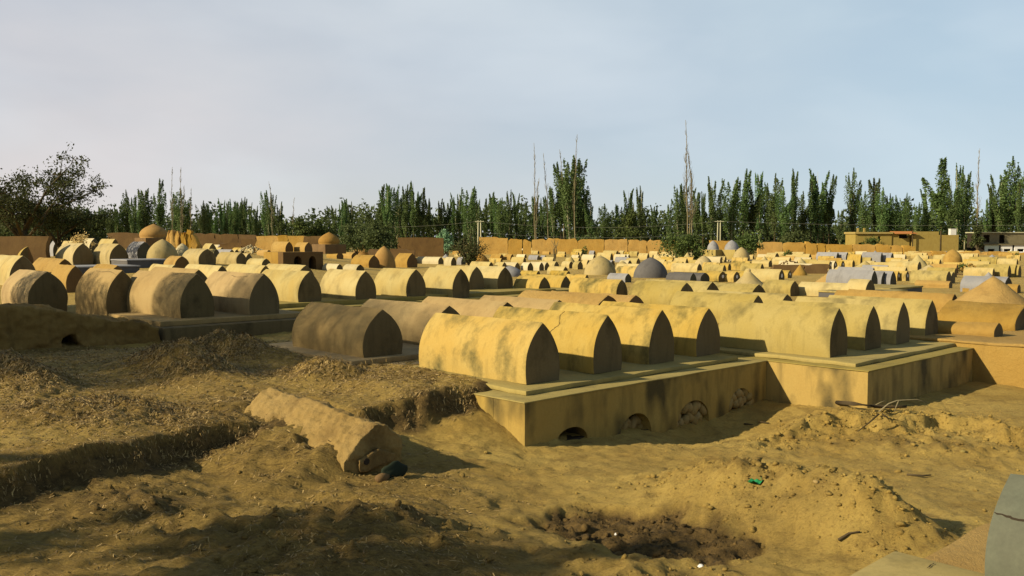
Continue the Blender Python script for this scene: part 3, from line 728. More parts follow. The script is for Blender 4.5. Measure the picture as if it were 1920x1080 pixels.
dome(1319, 479, 501, 18, 'dome', 'greyolive', 'ochre domed tomb before the bush, beside the pale cone')
dome(1337, 451, 468, 11, 'dome', 'grey', 'grey dome on a low roof, nearer the big bush', depth=140, base=(1.5, 1.6), mb_='olive')
dome(1372, 450, 468, 13.5, 'dome', 'grey', 'grey dome on a low roof, close to the second bush', depth=140, base=(1.5, 1.6), mb_='olive')
dome(1390, 463, 487, 16, 'dome', 'greyolive', 'ochre grey dome on a white block before the second bush', base=(1.3, 1.0), mb_='cream')
dome(1404, 507, 542, 37, 'cone', 'greyolive', 'broad grey ochre cone with a small peg on its tip', finial=True)
dome(1559, 507, 530, 30, 'cone', 'mud', 'golden mud cone rising behind the long grey vault')
dome(1573, 497, 509, 13, 'cone', 'pale', 'small pale cone over the middle of the long grey vault')
dome(1501, 483, 499, 15, 'cone', 'pale', 'pale cone above the dark edged low wall')
dome(1433, 480, 496, 13, 'cone', 'pale', 'pale cone between the white block and the dark edged low wall')
dome(1500, 495, 514, 13, 'cone', 'mud', 'rough mud cone against the dark edged low wall')
dome(1622, 489, 502, 19, 'cone', 'pale', 'flat pale cone beyond the grey vaults')
dome(1720, 477, 502, 22, 'cone', 'pale', 'tall pale cone behind a long pale vault')
dome(1742, 496, 511, 25, 'cone', 'greyolive', 'flat greyish cone before the tall pale cone')
dome(1786, 467, 489, 17, 'dome', 'mud', 'golden mud dome near the low far wall with small gables at its foot')
dome(1555, 469, 480, 11, 'cone', 'pale', 'small pale cone among the far grey vaults below the cracked wall')
dome(1641, 470, 481, 12, 'cone', 'grey', 'small grey cone among the far grey vaults by the wall end')
dome(1860, 517, 585, 85, 'cone', 'mud', 'great mud cone beside the picture edge', amp=.06)
dome(1853, 510, 540, 26, 'cone', 'grey', 'grey cone showing behind the great mud cone')
dome(1860, 477, 491, 15, 'cone', 'grey', 'far grey cone below the white walled building')
dome(901, 475, 492, 15, 'dome', 'brownmud', 'small mud dome before the dark spiky bush')
dome(873, 474, 491, 11, 'cone', 'grey', 'small grey cone beside the small mud dome')
dome(836, 476, 485, 9, 'cone', 'grey', 'tiny grey cone over the pale vaults')
dome(1066, 460, 474, 8, 'dome', 'pale', 'far pale dome below the dead poplars, near the wall')
dome(972, 462, 474, 7, 'cone', 'pale', 'far small cone below the wall crack')
dome(1070, 480, 493, 10, 'cone', 'pale', 'pale cone between the dry sapling and the large ochre dome')
dome(816, 457, 466, 5, 'cone', 'pale', 'tiny pale cone before the long brown wall')
lm(1040, 470, 'dry sapling'); lm(1098, 470, 'dark green sapling')

# ------------------------------------------------------------------ the tombs further back, each read off the photograph
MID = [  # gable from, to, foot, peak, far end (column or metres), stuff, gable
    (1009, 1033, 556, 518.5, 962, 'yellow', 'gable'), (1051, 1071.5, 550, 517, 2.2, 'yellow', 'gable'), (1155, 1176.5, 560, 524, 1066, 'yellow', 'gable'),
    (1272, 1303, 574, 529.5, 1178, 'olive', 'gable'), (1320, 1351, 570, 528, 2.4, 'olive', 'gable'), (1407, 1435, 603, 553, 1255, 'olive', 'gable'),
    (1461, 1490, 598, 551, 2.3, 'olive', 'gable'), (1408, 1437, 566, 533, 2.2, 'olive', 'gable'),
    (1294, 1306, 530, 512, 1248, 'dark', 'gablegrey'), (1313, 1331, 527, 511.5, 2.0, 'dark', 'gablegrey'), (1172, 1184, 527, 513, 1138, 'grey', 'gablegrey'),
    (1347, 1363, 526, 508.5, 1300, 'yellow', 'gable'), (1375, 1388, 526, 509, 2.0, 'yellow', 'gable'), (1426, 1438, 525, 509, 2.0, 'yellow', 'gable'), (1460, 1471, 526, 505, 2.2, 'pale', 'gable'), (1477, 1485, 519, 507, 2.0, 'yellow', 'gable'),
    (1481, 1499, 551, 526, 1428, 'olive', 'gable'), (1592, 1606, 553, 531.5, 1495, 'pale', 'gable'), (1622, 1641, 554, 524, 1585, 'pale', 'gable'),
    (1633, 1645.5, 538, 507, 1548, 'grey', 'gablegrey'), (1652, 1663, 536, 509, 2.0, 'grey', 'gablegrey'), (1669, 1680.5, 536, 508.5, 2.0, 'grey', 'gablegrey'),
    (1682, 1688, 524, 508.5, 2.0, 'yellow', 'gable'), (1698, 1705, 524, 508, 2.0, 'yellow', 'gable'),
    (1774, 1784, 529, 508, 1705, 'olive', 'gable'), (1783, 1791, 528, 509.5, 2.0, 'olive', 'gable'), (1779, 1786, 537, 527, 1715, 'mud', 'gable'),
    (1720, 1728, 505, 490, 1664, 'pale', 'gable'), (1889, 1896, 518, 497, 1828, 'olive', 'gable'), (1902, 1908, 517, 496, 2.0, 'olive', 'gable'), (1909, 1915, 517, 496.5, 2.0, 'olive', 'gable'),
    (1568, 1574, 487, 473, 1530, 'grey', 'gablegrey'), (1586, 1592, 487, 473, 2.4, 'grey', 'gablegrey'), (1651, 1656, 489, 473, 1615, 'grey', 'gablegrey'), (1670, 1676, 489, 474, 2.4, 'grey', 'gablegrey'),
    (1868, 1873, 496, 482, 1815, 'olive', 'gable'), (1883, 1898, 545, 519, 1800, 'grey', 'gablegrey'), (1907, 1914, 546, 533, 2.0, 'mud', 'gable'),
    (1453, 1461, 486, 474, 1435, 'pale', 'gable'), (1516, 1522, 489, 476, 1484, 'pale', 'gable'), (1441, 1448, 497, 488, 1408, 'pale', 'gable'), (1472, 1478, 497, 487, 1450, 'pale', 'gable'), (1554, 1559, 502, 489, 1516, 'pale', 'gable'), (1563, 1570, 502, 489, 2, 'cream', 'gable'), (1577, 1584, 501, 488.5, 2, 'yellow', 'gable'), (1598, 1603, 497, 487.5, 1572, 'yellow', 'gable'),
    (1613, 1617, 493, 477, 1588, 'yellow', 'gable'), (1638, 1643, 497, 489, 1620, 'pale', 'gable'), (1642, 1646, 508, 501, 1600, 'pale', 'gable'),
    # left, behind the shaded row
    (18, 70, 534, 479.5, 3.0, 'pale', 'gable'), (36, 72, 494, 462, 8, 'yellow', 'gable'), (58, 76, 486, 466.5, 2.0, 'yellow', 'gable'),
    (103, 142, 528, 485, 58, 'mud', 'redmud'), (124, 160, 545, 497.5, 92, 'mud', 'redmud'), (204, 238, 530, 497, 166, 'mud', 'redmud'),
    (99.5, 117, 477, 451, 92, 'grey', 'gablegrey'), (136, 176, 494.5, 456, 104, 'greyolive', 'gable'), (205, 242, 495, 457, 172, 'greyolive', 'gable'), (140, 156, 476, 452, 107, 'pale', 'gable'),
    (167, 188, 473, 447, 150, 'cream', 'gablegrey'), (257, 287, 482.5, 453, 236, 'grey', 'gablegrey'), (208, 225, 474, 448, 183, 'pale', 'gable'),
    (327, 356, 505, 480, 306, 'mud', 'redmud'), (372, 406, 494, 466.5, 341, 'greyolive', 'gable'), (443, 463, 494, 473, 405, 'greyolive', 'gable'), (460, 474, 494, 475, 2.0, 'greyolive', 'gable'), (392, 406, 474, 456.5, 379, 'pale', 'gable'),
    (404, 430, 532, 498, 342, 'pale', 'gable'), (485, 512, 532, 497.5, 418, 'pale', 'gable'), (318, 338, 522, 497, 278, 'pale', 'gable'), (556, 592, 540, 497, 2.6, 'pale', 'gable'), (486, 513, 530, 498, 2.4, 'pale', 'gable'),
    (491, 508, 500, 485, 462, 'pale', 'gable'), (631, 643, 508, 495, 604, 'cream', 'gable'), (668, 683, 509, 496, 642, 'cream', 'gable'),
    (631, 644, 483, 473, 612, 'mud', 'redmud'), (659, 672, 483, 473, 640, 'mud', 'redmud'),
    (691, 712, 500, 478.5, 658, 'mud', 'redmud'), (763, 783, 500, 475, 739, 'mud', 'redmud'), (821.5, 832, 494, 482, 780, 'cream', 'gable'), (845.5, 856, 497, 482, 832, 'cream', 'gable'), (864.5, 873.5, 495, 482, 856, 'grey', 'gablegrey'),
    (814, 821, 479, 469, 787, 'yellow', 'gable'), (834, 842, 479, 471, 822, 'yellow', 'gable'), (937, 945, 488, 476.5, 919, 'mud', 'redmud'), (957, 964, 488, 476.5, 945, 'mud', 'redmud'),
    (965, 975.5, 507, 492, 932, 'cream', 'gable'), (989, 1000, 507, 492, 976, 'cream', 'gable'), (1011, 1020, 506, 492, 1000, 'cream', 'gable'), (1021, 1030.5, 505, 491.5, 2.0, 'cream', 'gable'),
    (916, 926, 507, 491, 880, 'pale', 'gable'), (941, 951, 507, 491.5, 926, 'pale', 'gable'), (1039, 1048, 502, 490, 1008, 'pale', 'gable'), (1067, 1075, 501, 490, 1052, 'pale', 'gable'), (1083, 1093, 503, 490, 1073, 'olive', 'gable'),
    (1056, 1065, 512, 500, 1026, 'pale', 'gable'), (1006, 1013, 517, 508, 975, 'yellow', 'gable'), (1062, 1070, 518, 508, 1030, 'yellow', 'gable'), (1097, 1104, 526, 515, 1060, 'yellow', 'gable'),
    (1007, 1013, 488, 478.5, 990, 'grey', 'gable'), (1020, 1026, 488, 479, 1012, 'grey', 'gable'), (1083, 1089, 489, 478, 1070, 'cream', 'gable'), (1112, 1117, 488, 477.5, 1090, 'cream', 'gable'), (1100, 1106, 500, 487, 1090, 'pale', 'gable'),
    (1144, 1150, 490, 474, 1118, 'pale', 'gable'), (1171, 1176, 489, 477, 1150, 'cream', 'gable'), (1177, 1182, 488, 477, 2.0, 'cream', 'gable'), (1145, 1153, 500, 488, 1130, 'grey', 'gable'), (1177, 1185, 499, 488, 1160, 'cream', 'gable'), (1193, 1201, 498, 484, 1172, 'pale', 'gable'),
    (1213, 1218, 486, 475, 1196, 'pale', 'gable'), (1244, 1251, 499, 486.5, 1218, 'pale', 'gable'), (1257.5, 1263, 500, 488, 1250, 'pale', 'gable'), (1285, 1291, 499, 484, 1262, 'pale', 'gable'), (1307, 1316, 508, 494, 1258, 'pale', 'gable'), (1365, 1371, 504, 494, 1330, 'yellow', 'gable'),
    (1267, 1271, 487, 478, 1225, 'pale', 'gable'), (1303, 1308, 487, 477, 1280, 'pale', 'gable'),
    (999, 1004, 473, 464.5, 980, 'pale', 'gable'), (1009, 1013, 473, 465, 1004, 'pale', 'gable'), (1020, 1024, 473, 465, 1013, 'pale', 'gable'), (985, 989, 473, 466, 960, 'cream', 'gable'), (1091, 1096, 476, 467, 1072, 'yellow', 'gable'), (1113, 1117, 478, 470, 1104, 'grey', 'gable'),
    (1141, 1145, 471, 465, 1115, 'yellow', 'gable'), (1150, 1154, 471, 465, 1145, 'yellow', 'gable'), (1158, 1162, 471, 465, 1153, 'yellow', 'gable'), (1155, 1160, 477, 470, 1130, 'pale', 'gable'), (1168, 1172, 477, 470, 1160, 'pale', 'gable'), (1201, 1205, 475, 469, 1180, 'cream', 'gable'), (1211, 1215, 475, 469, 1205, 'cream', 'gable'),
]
FARDESC = {'greyolive': 'grey stained', 'yellow': 'yellow', 'pale': 'pale yellow', 'olive': 'greyish ochre', 'mud': 'rough mud', 'grey': 'grey cement', 'dark': 'dark grey', 'cream': 'whitish', 'tan': 'tan'}
for i, (xl, xr, by, py, far, m, mg) in enumerate(MID):
    big = (xr - xl) > 15
    o, _, (A, w, T, Ln) = tomb(xl, xr, by, py, far, m, mg, near=big, desc=FARDESC[m], skirt=.6, amp=.02 if m == 'mud' else .011, expo=rnd.uniform(.85, 1.1))
    if i in (11, 12, 13, 14, 15, 22, 23, 42, 43, 44):       # a pale plaque let into the gable
        mb = MB(); n = 10
        mb.prism([(.13 * w * math.cos(2 * math.pi * k / n), T * (.42 + .2 * math.sin(2 * math.pi * k / n))) for k in range(n)], lambda u, v, k: (.006 + .012 * k, u, v)); mb.ob('plaque', M['white'], o)

# small far tombs filling the field up to the wall: rows that run like all the others
taken = [(px, py) for (_, px, py, _) in PENDING] + [(a, b) for a, b, _ in LANDMARKS]
def far_rows():
    r = random.Random(11); n = 0
    d = 66.0
    rows = []
    for by in (476.5, 479, 481.5, 484.5, 488, 492, 497, 503, 510, 518):
        step = (by - 462) * 1.25 + 7; x = 828 + r.random() * 12
        if by >= 497: x = 1195
        while x < 1925:
            if r.random() < .84: rows.append((x + r.uniform(-4, 4), by + r.uniform(-1.2, 1.2)))
            x += step * r.uniform(.75, 1.5)
    for by in (466, 469, 473, 478):
        x = 395 + r.random() * 9
        while x < 505: rows.append((x, by + r.uniform(-1, 1))); x += r.uniform(9, 19)
    for x, by in rows:
        A = on_field(x, by); k = (A - CAM).dot(FWD)
        T = r.uniform(.5, .68); w = T * r.uniform(.72, .9); py = view(A + Vector((0, 0, T)))[1]
        if x < 510: T *= .8
        if any(abs(px - x) < 5.5 + .05 * (by - 460) and abs(q - py) < 4.2 for px, q in taken): continue
        if by < 470 and 1420 < x: continue
        m = r.choice(['pale'] * 5 + ['yellow'] * 3 + ['cream'] * 2 + ['olive'] * 2 + ['grey', 'mud'])
        o, _ = place_tomb(A, w, T, r.uniform(1.7, 2.3), m, 'redmud' if m == 'mud' else 'gable', jit=r.uniform(-.05, .05))
        PENDING.append((o, x, py, FARDESC[m])); taken.append((x, py)); n += 1
        if n >= 150: break
far_rows()

# ------------------------------------------------------------------ mud walls
def ragged(name, m, x0, x1, y, th, zb, ztop, parent, seed, rag=.12, notch=0, lean=.0, slope=0.):
    """one length of a weathered mud wall: uneven top, bulging faces"""
    n = max(4, int((x1 - x0) / .55)); nz_ = 5; r = random.Random(seed); V = []; Fs = []
    tops = []
    for i in range(n + 1):
        t = i / n; z = ztop + slope * (t - .5) + rag * (mnoise.noise(Vector((x0 + i * .55, seed, 0)) * .9) * 1.2 + mnoise.noise(Vector((x0 + i * .55, seed, 5)) * 2.7) * .6)
        if notch and r.random() < notch: z -= rag * 1.8
        if i in (0, n): z -= rag * r.uniform(.0, .8)
        tops.append(z)
    def shape(i, j, s):
        t = i / n; v = j / nz_; e = 0
        if i in (0, n): e = mnoise.noise(Vector((j * .9, seed, 1))) * .22
        q = Vector(((x0 + (x1 - x0) * t) * .8, v * 2.2, seed + s * 7))
        b = .10 * th * mnoise.noise(q * .9) + .08 * th * mnoise.noise(q * 2.4)
        w = th / 2 * (1.1 - .3 * v) 
        return (x0 + (x1 - x0) * t + e, y + (w + b) * (1 if s else -1), zb + (tops[i] - zb) * v)
    for s in (0, 1):
        for j in range(nz_ + 1):
            for i in range(n + 1): V.append(shape(i, j, s))
    k = (nz_ + 1) * (n + 1); ix = lambda s, j, i: s * k + j * (n + 1) + i
    for j in range(nz_):
        for i in range(n):
            Fs.append((ix(0, j, i), ix(0, j, i + 1), ix(0, j + 1, i + 1), ix(0, j + 1, i)))
            Fs.append((ix(1, j, i + 1), ix(1, j, i), ix(1, j + 1, i), ix(1, j + 1, i + 1)))
    for i in range(n): Fs.append((ix(0, nz_, i), ix(0, nz_, i + 1), ix(1, nz_, i + 1), ix(1, nz_, i)))
    for j in range(nz_):
        Fs.append((ix(1, j, 0), ix(0, j, 0), ix(0, j + 1, 0), ix(1, j + 1, 0))); Fs.append((ix(0, j, n), ix(1, j, n), ix(1, j + 1, n), ix(0, j + 1, n)))
    return ob(name, mesh_py(name, V, Fs, m, True, 55), parent)
def wall(label, depth, segs, yb, m, th=.7, rag=.12, notch=.06, name='mud_wall'):
    A = at_depth(segs[0][0], yb, depth); zb = float(zf(A.x, depth)) - .5
    root = thing(name, label, 'wall', (A.x, depth, 0), 0, None, 'thing')
    for i, (a, b, t0, t1) in enumerate(segs):
        x0 = at_depth(a, yb, depth).x; x1 = at_depth(b, yb, depth).x
        z0 = at_depth(a, t0, depth).z; z1 = at_depth(b, t1, depth).z
        g = .014 * depth / 100
        ragged('wall_segment', M[m], x0 + g - A.x, x1 - g - A.x, rnd.uniform(-.06, .06), th, zb, (z0 + z1) / 2, root, 31 * i + a, rag, notch, slope=z1 - z0)
    return root
wall('long cracked orange mud wall along the far edge of the field, before the dead poplars', 186,
     [(898, 952, 444, 447), (952.5, 979, 447, 450), (980, 996, 449, 451), (997, 1040, 449, 447), (1040, 1083, 448, 447.5), (1083, 1132, 448, 449), (1132, 1176, 449, 449), (1177, 1212, 449, 450), (1213, 1247, 450, 450), (1248, 1300, 450, 452), (1330, 1372, 451, 451)], 475, 'mudwall', 1.0, .22)
wall('orange mud wall before the ochre house, split by dark cracks', 178,
     [(1420, 1466, 454, 454), (1466, 1508, 455, 455.5), (1509, 1530, 453, 457), (1531, 1546, 457, 457), (1547, 1597, 458, 458.5), (1598, 1640, 458, 458), (1640, 1668, 459, 459), (1668, 1690, 459, 460), (1691, 1714, 459, 460)], 478, 'mudwall', 1.0, .2)
wall('low worn mud wall below the white walled building', 172, [(1714, 1745, 470, 471), (1745, 1772, 471, 470), (1797, 1850, 472, 471), (1850, 1900, 472, 473), (1900, 1990, 473, 472)], 482, 'mudwall', .9, .25)
wall('dark brown brick wall beside the great brown dome, below tall poplars', 118, [(203, 262, 436, 437), (366, 405, 437, 438), (405, 448, 438, 439), (448, 481, 439, 441)], 460, 'redmud', .7, .08)
wall('lower dark wall with a pale ledge before the dark brown brick wall', 104, [(412, 455, 455, 455), (455, 500, 447, 449)], 466, 'redmud', .8, .06)
wall('pale lit mud wall with small loopholes behind two mud vaults', 98, [(481, 522, 442.5, 442.5), (522, 540, 442, 440), (540, 577, 441.5, 443)], 472, 'mudwall', .7, .05)
wall('short dark wall between the lit mud wall and the onion dome', 96, [(570, 603, 443, 442)], 462, 'redmud', .7, .05)
wall('jagged ruined mud wall with toothed top beside the great brown dome', 82, [(314, 322, 434, 432), (322, 331, 431, 432), (331, 339, 433, 431), (343, 352, 434, 436), (352, 361, 433, 431), (361, 372, 436, 450)], 462, 'mudwall', .9, .22, .3)
wall('brown mud wall beyond the pale tombs, beside the dark shrub', 150, [(746, 832, 445, 446)], 470, 'redmud', .8, .06)
wall('high brown wall at the picture edge behind a yellow tomb', 47, [(-140, 91.5, 443, 443)], 492, 'redmud', .45, .03)
wall('low dark wall block behind the steep pointed dome', 106, [(731, 778, 466, 468)], 480, 'redmud', .8, .1)
wall('low dark edged wall under the pale cone', 70, [(1448, 1506, 497, 496), (1506, 1551, 496, 494.5)], 513, 'redmud', .5, .04)
wall('low brown wall before the rubbish and weeds', 66, [(1789, 1846, 512, 512), (1846, 1882, 509, 511)], 527, 'redmud', .5, .05)
wall('small dark wall beside the round mud dome', 112, [(691, 710, 467, 467)], 478, 'redmud', .6, .05)

# mud block with two black arches, two vaults on it
BC = on_field(531, 496); bl = run_to(BC, RV, 606); bd = run_to(BC, AV, 494); bh = rise_to(BC, 473)
bk = thing('tomb_platform', 'brown mud block pierced by two black arches, two small vaults on its top', 'tomb platform', BC, ROT)
mb = MB(); o_ = [(0, bh), (0, -.4)]
for xa, xb in ((551, 566), (579, 593)):
    a, b = run_to(BC, RV, xa), run_to(BC, RV, xb); zt_ = rise_to(BC + RV * (a + b) / 2, 480)
    o_ += [(a, -.4)] + arch_pts((a + b) / 2, (b - a) / 2, zt_ * .25, zt_, 10) + [(b, -.4)]
o_ += [(bl, -.4), (bl, bh)]
mb.prism(o_, lambda u, v, k: (-.6 * k, u, v)); mb.ob('arched_front', M['redmud'], bk)  # front in darker mud than the body, its shade put into the colour
mb = MB(); mb.box(-.62, -.602, .05, bl - .05, -.4, bh - .05); mb.ob('chamber_back_shade', M['hole'], bk)  # near-black sheet painted as the shade inside the arches
box_soft('platform_body', M['mud'], -bd, -.624, 0, bl, -.4, bh, bk, .03, .02, .5)
for xl, xr, py, fx, lb in ((535, 550, 453, 508, 'little mud vault on the arched mud block, over its lit side'), (571, 586, 454.5, 551, 'little mud vault on the arched mud block, at its outer end')):
    tomb(xl, xr, 472.3, py, fx, 'mud', 'redmud', label=lb, z0=BC.z + bh - .005, skirt=.02)
# two long slabs of dark render with pale edges
def slab_thing(label, pxl, pxr, by, ty, depth_m, m, front_m=None):
    A = on_field(pxl, by); l_ = run_to(A, RV, pxr); h = rise_to(A, ty)
    o = thing('tomb_platform', label, 'tomb platform', A, ROT)
    box_soft('platform_body', M[front_m or m], -depth_m, 0, 0, l_, -.5, h - .06, o, .012, .006); box_soft('top_lip', M[m], -depth_m, .03, -.03, l_ + .03, h - .058, h, o, .01, .004); return o
slab_thing('dark low platform with a pale rim beside the grey vaulted tomb', 239, 318, 500, 487, 2.0, 'grey', 'dark')
slab_thing('dark sided low platform before the grey vault trio', 1668, 1729, 549, 541, 2.4, 'olive', 'dark')
slab_thing('lower dark sided slab behind the stepped mud ridge tombs', 1640, 1700, 556, 549, 2.0, 'olive', 'dark')
slab_thing('dark plinth under the stained grey ochre tombs at the left', 140, 262, 512, 500, 2.4, 'grey', 'dark')

# ------------------------------------------------------------------ houses beyond the wall
HD = 198.0
hx = lambda px: at_depth(px, 450, HD).x
hz = lambda py: at_depth(960, py, HD).z
hb = zt(HD) - .5
def wall_openings(mb, x0, x1, z0, z1, y0, th, holes):
    """front wall with real openings: strips of masonry round each hole (holes: x0, x1, z0, z1 sorted by x)"""
    x = x0
    for a, b, c, d in holes:
        mb.box(x, a, y0, y0 + th, z0, z1); mb.box(a, b, y0, y0 + th, z0, c); mb.box(a, b, y0, y0 + th, d, z1); x = b
    mb.box(x, x1, y0, y0 + th, z0, z1)
h1 = thing('mud_house', 'low ochre mud house with flat roofs and an orange awning, beyond the wall', 'house', (0, 0, 0))
mb = MB(); wall_openings(mb, hx(1604), hx(1672), hb, hz(438.5), HD, .35, [(hx(1610), hx(1618), hb, hz(455)), (hx(1646), hx(1651), hz(453), hz(443))]); mb.box(hx(1604), hx(1604) + .35, HD + .352, HD + 6, hb, hz(438.5)); mb.ob('wall', M['houseochre'], h1)
mb = MB(); mb.box(hx(1602), hx(1673), HD - .4, HD + 6.3, hz(438.4), hz(435)); mb.ob('roof', M['houseochre'], h1)
mb = MB(); mb.box(hx(1605), hx(1671), HD + 2, HD + 2.2, hb, hz(439)); mb.ob('interior_shade', M['hole'], h1)  # near-black sheet, the shade of the room put into its colour
for px in (1612, 1624): mb = MB(); mb.box(hx(px) - .18, hx(px) + .18, HD + 1, HD + 1.4, hz(434.9), hz(427.5)); mb.ob('chimney', M['houseochre'], h1)
mb = MB(); wall_openings(mb, hx(1673.5), hx(1706), hb, hz(438.5), HD + .2, .3, [(hx(1686), hx(1705), hz(447), hz(440))]); mb.ob('wall', M['houseochre'], h1)
mb = MB(); mb.box(hx(1675), hx(1706), HD + 1.6, HD + 1.8, hb, hz(439)); mb.ob('interior_shade', M['hole'], h1)
mb = MB(); mb.add([(hx(1675), HD - 1.2, hz(438)), (hx(1716), HD - 1.2, hz(438)), (hx(1716), HD + 2, hz(433.5)), (hx(1675), HD + 2, hz(433.5)), (hx(1675), HD - 1.2, hz(438) - .06), (hx(1716), HD - 1.2, hz(438) - .06), (hx(1716), HD + 2, hz(433.5) - .06), (hx(1675), HD + 2, hz(433.5) - .06)], [(0, 1, 2, 3), (7, 6, 5, 4), (0, 4, 5, 1), (1, 5, 6, 2), (2, 6, 7, 3), (3, 7, 4, 0)]); mb.ob('awning', M['orange'], h1)
mb = MB(); mb.box(hx(1710), hx(1796), HD - .3, HD + 7, hb, hz(440.5)); mb.ob('wall', M['houseochre'], h1)
mb = MB(); mb.box(hx(1718), hx(1768), HD + 2, HD + 7, hz(440.4), hz(434)); mb.ob('roof_room', M['houseochre'], h1)
tk = thing('water_tank', 'white box tank on the roof of the ochre mud house', 'tank', (hx(1789.5), HD + 1, hz(440.4)))
mb = MB(); mb.box(-.62, .62, -.5, .5, .0, hz(429.5) - hz(440.4)); mb.ob('tank_body', M['white'], tk)
mb = MB(); mb.box(-.66, .66, -.54, .54, hz(429.5) - hz(440.4) + .002, hz(429.2) - hz(440.4) + .05); mb.ob('lid', M['white'], tk)
dp = thing('post', 'dark post standing against the ochre mud house', 'post', (hx(1707.5), HD - .9, hb))
mb = MB(); mb.tube([(0, 0, 0), (0, 0, hz(432) - hb)], .13, 8); mb.ob('post_shaft', M['darkwood'], dp)
mb = MB(); mb.box(-.16, .16, -.16, .16, hz(432) - hb, hz(431.5) - hb); mb.ob('cap', M['darkwood'], dp)
h2 = thing('brick_building', 'grey brick upper storey with two black windows over white painted shopfronts', 'building', (0, 0, 0))
mb = MB(); wall_openings(mb, hx(1838), hx(1960), hz(457), hz(437), HD, .35, [(hx(1844), hx(1856), hz(455), hz(440.5)), (hx(1873.5), hx(1884), hz(456), hz(440.5)), (hx(1928), hx(1940), hz(455), hz(441))]); mb.ob('wall', M['brickgrey'], h2)
mb = MB(); mb.box(hx(1839), hx(1960), HD + 1.5, HD + 6, hb, hz(437.5)); mb.ob('interior_shade', M['hole'], h2)  # near-black block painted as the shade behind the windows
mb = MB(); mb.box(hx(1836), hx(1962), HD - .3, HD + 6.2, hz(436.9), hz(435)); mb.ob('roof', M['pole'], h2)
for a, b, m in ((1842, 1868, 'mint'), (1872, 1893, 'white'), (1897, 1960, 'white')):
    mb = MB(); wall_openings(mb, hx(a), hx(b), hb, hz(459.5), HD - 1.2, .3, [(hx(a + 5.5), hx(a + 18), hz(471.5), hz(466.5))]); mb.ob('shopfront', M[m], h2)
mb = MB(); mb.box(hx(1838), hx(1962), HD - 1.5, HD - .002, hz(459.3), hz(457.2)); mb.ob('ledge', M['brickgrey'], h2)

# ------------------------------------------------------------------ power line
PD = 192.0
def pole(px, label):
    A = at_depth(px, 450, PD); zb_ = zt(PD) - .5; zt_ = at_depth(px, 413.5, PD).z
    o = thing('utility_pole', label, 'utility pole', (A.x, PD, zb_), 0, 'twin utility poles beyond the wall')
    for s in (-1, 1): mb = MB(); mb.tube([(s * .32, 0, 0), (s * .26, 0, zt_ - zb_)], [.16, .11], 8); mb.ob('pole', M['pole'], o, True)
    mb = MB(); mb.box(-.95, .95, -.22, -.12, zt_ - zb_ - .25, zt_ - zb_ - .12); mb.ob('crossarm', M['pole'], o)
    return A.x, zt_ - .15
xa, za = pole(899, 'pale twin utility pole beyond the wall crack, beside the dark spiky bush')
xb, zb2 = pole(1348, 'pale twin utility pole rising over the grey roof domes and the second bush')
def wire(x0, z0, x1, z1, sag, label, y=PD):
    P = [(x0 + (x1 - x0) * t / 24, y, z0 + (z1 - z0) * t / 24 - sag * 4 * (t / 24) * (1 - t / 24)) for t in range(25)]
    mb = MB(); mb.tube(P, .028, 4); o = mb.ob('power_line', M['wire']); tag(o, label, 'power line', 'power lines over the far wall')
zr = at_depth(1990, 421, PD).z; zl = at_depth(640, 424, PD).z
wire(xa, za, xb, zb2, 1.3, 'thin pale power line sagging between the twin utility poles')
wire(xb, zb2, at_depth(1990, 421, PD).x, zr, .5, 'thin pale power line running from the second twin pole past the ochre house')
wire(at_depth(640, 424, PD).x, zl, xa, za, .6, 'thin pale power line running from the first twin pole over the dark shrub')
wire(xa, za - 2.3, xb, zb2 - 2.5, 1.0, 'lower power line hanging under the one between the twin poles')

# ------------------------------------------------------------------ trees
def plume_points(rs, n, base, tip, r0, bend):
    t = rs.beta(1.35, 1.0, n); ax = np.array(base)[None] * (1 - t)[:, None] + np.array(tip)[None] * t[:, None]
    ax[:, 0] += bend[0] * t ** 3; ax[:, 1] += bend[1] * t ** 3
    r = r0 * np.clip(.25 + t * 1.5, .25, 1) * np.clip((1.04 - t) * 2.4, .10, 1)
    a = rs.uniform(0, 2 * math.pi, n); q = np.sqrt(rs.uniform(0, 1, n)) * r
    return np.stack([ax[:, 0] + q * np.cos(a), ax[:, 1] + q * np.sin(a), ax[:, 2] + rs.normal(0, .010, n)], 1)
def poplar_mesh(seed, low=.12, spread=.13, npl=8, n=4600, open_=False):
    rs = np.random.RandomState(seed); P = []; mb = MB(); tr = MB()
    lean = rs.normal(0, .025, 2); tip = (lean[0], lean[1], 1.0)
    P.append(plume_points(rs, int(n * .16), (0, 0, low), tip, spread * .30, rs.normal(0, .03, 2)))
    for i in range(npl):
        a = 2.4 * i + rs.uniform(-.5, .5); f = i / npl; h0 = low + (.02 + .42 * f) * (1 - low) * rs.uniform(.7, 1.2)
        top = np.clip(rs.uniform(.52, .98) + .12 * f, .4, .97); rad = spread * rs.uniform(.35, 1.0) * (1.1 - .55 * f)
        b = (math.cos(a) * rad * .12, math.sin(a) * rad * .12, h0); t = (math.cos(a) * rad, math.sin(a) * rad, max(top, h0 + .16))
        P.append(plume_points(rs, int(n * .84 / npl), b, t, spread * rs.uniform(.26, .46), (rs.normal(0, .02), rs.normal(0, .02))))
        tr.tube([(lean[0] * h0 * .5, 0, h0 - .03), (b[0], b[1], h0 + .03), ((b[0] + t[0]) / 2, (b[1] + t[1]) / 2, (h0 + t[2]) / 2)], [.005, .004, .002], 4)
    crown = leaf_mesh('crown', np.concatenate(P), .020, M['poplar'], seed)
    tr.tube([(0, 0, -.03), (lean[0] * .2, lean[1] * .2, .3), (lean[0] * .6, lean[1] * .6, .65), (lean[0], lean[1], .97)], [.0105, .008, .005, .001], 6)
    return crown, tr.me('trunk', M['palebark'] if seed % 2 else M['bark'], True)
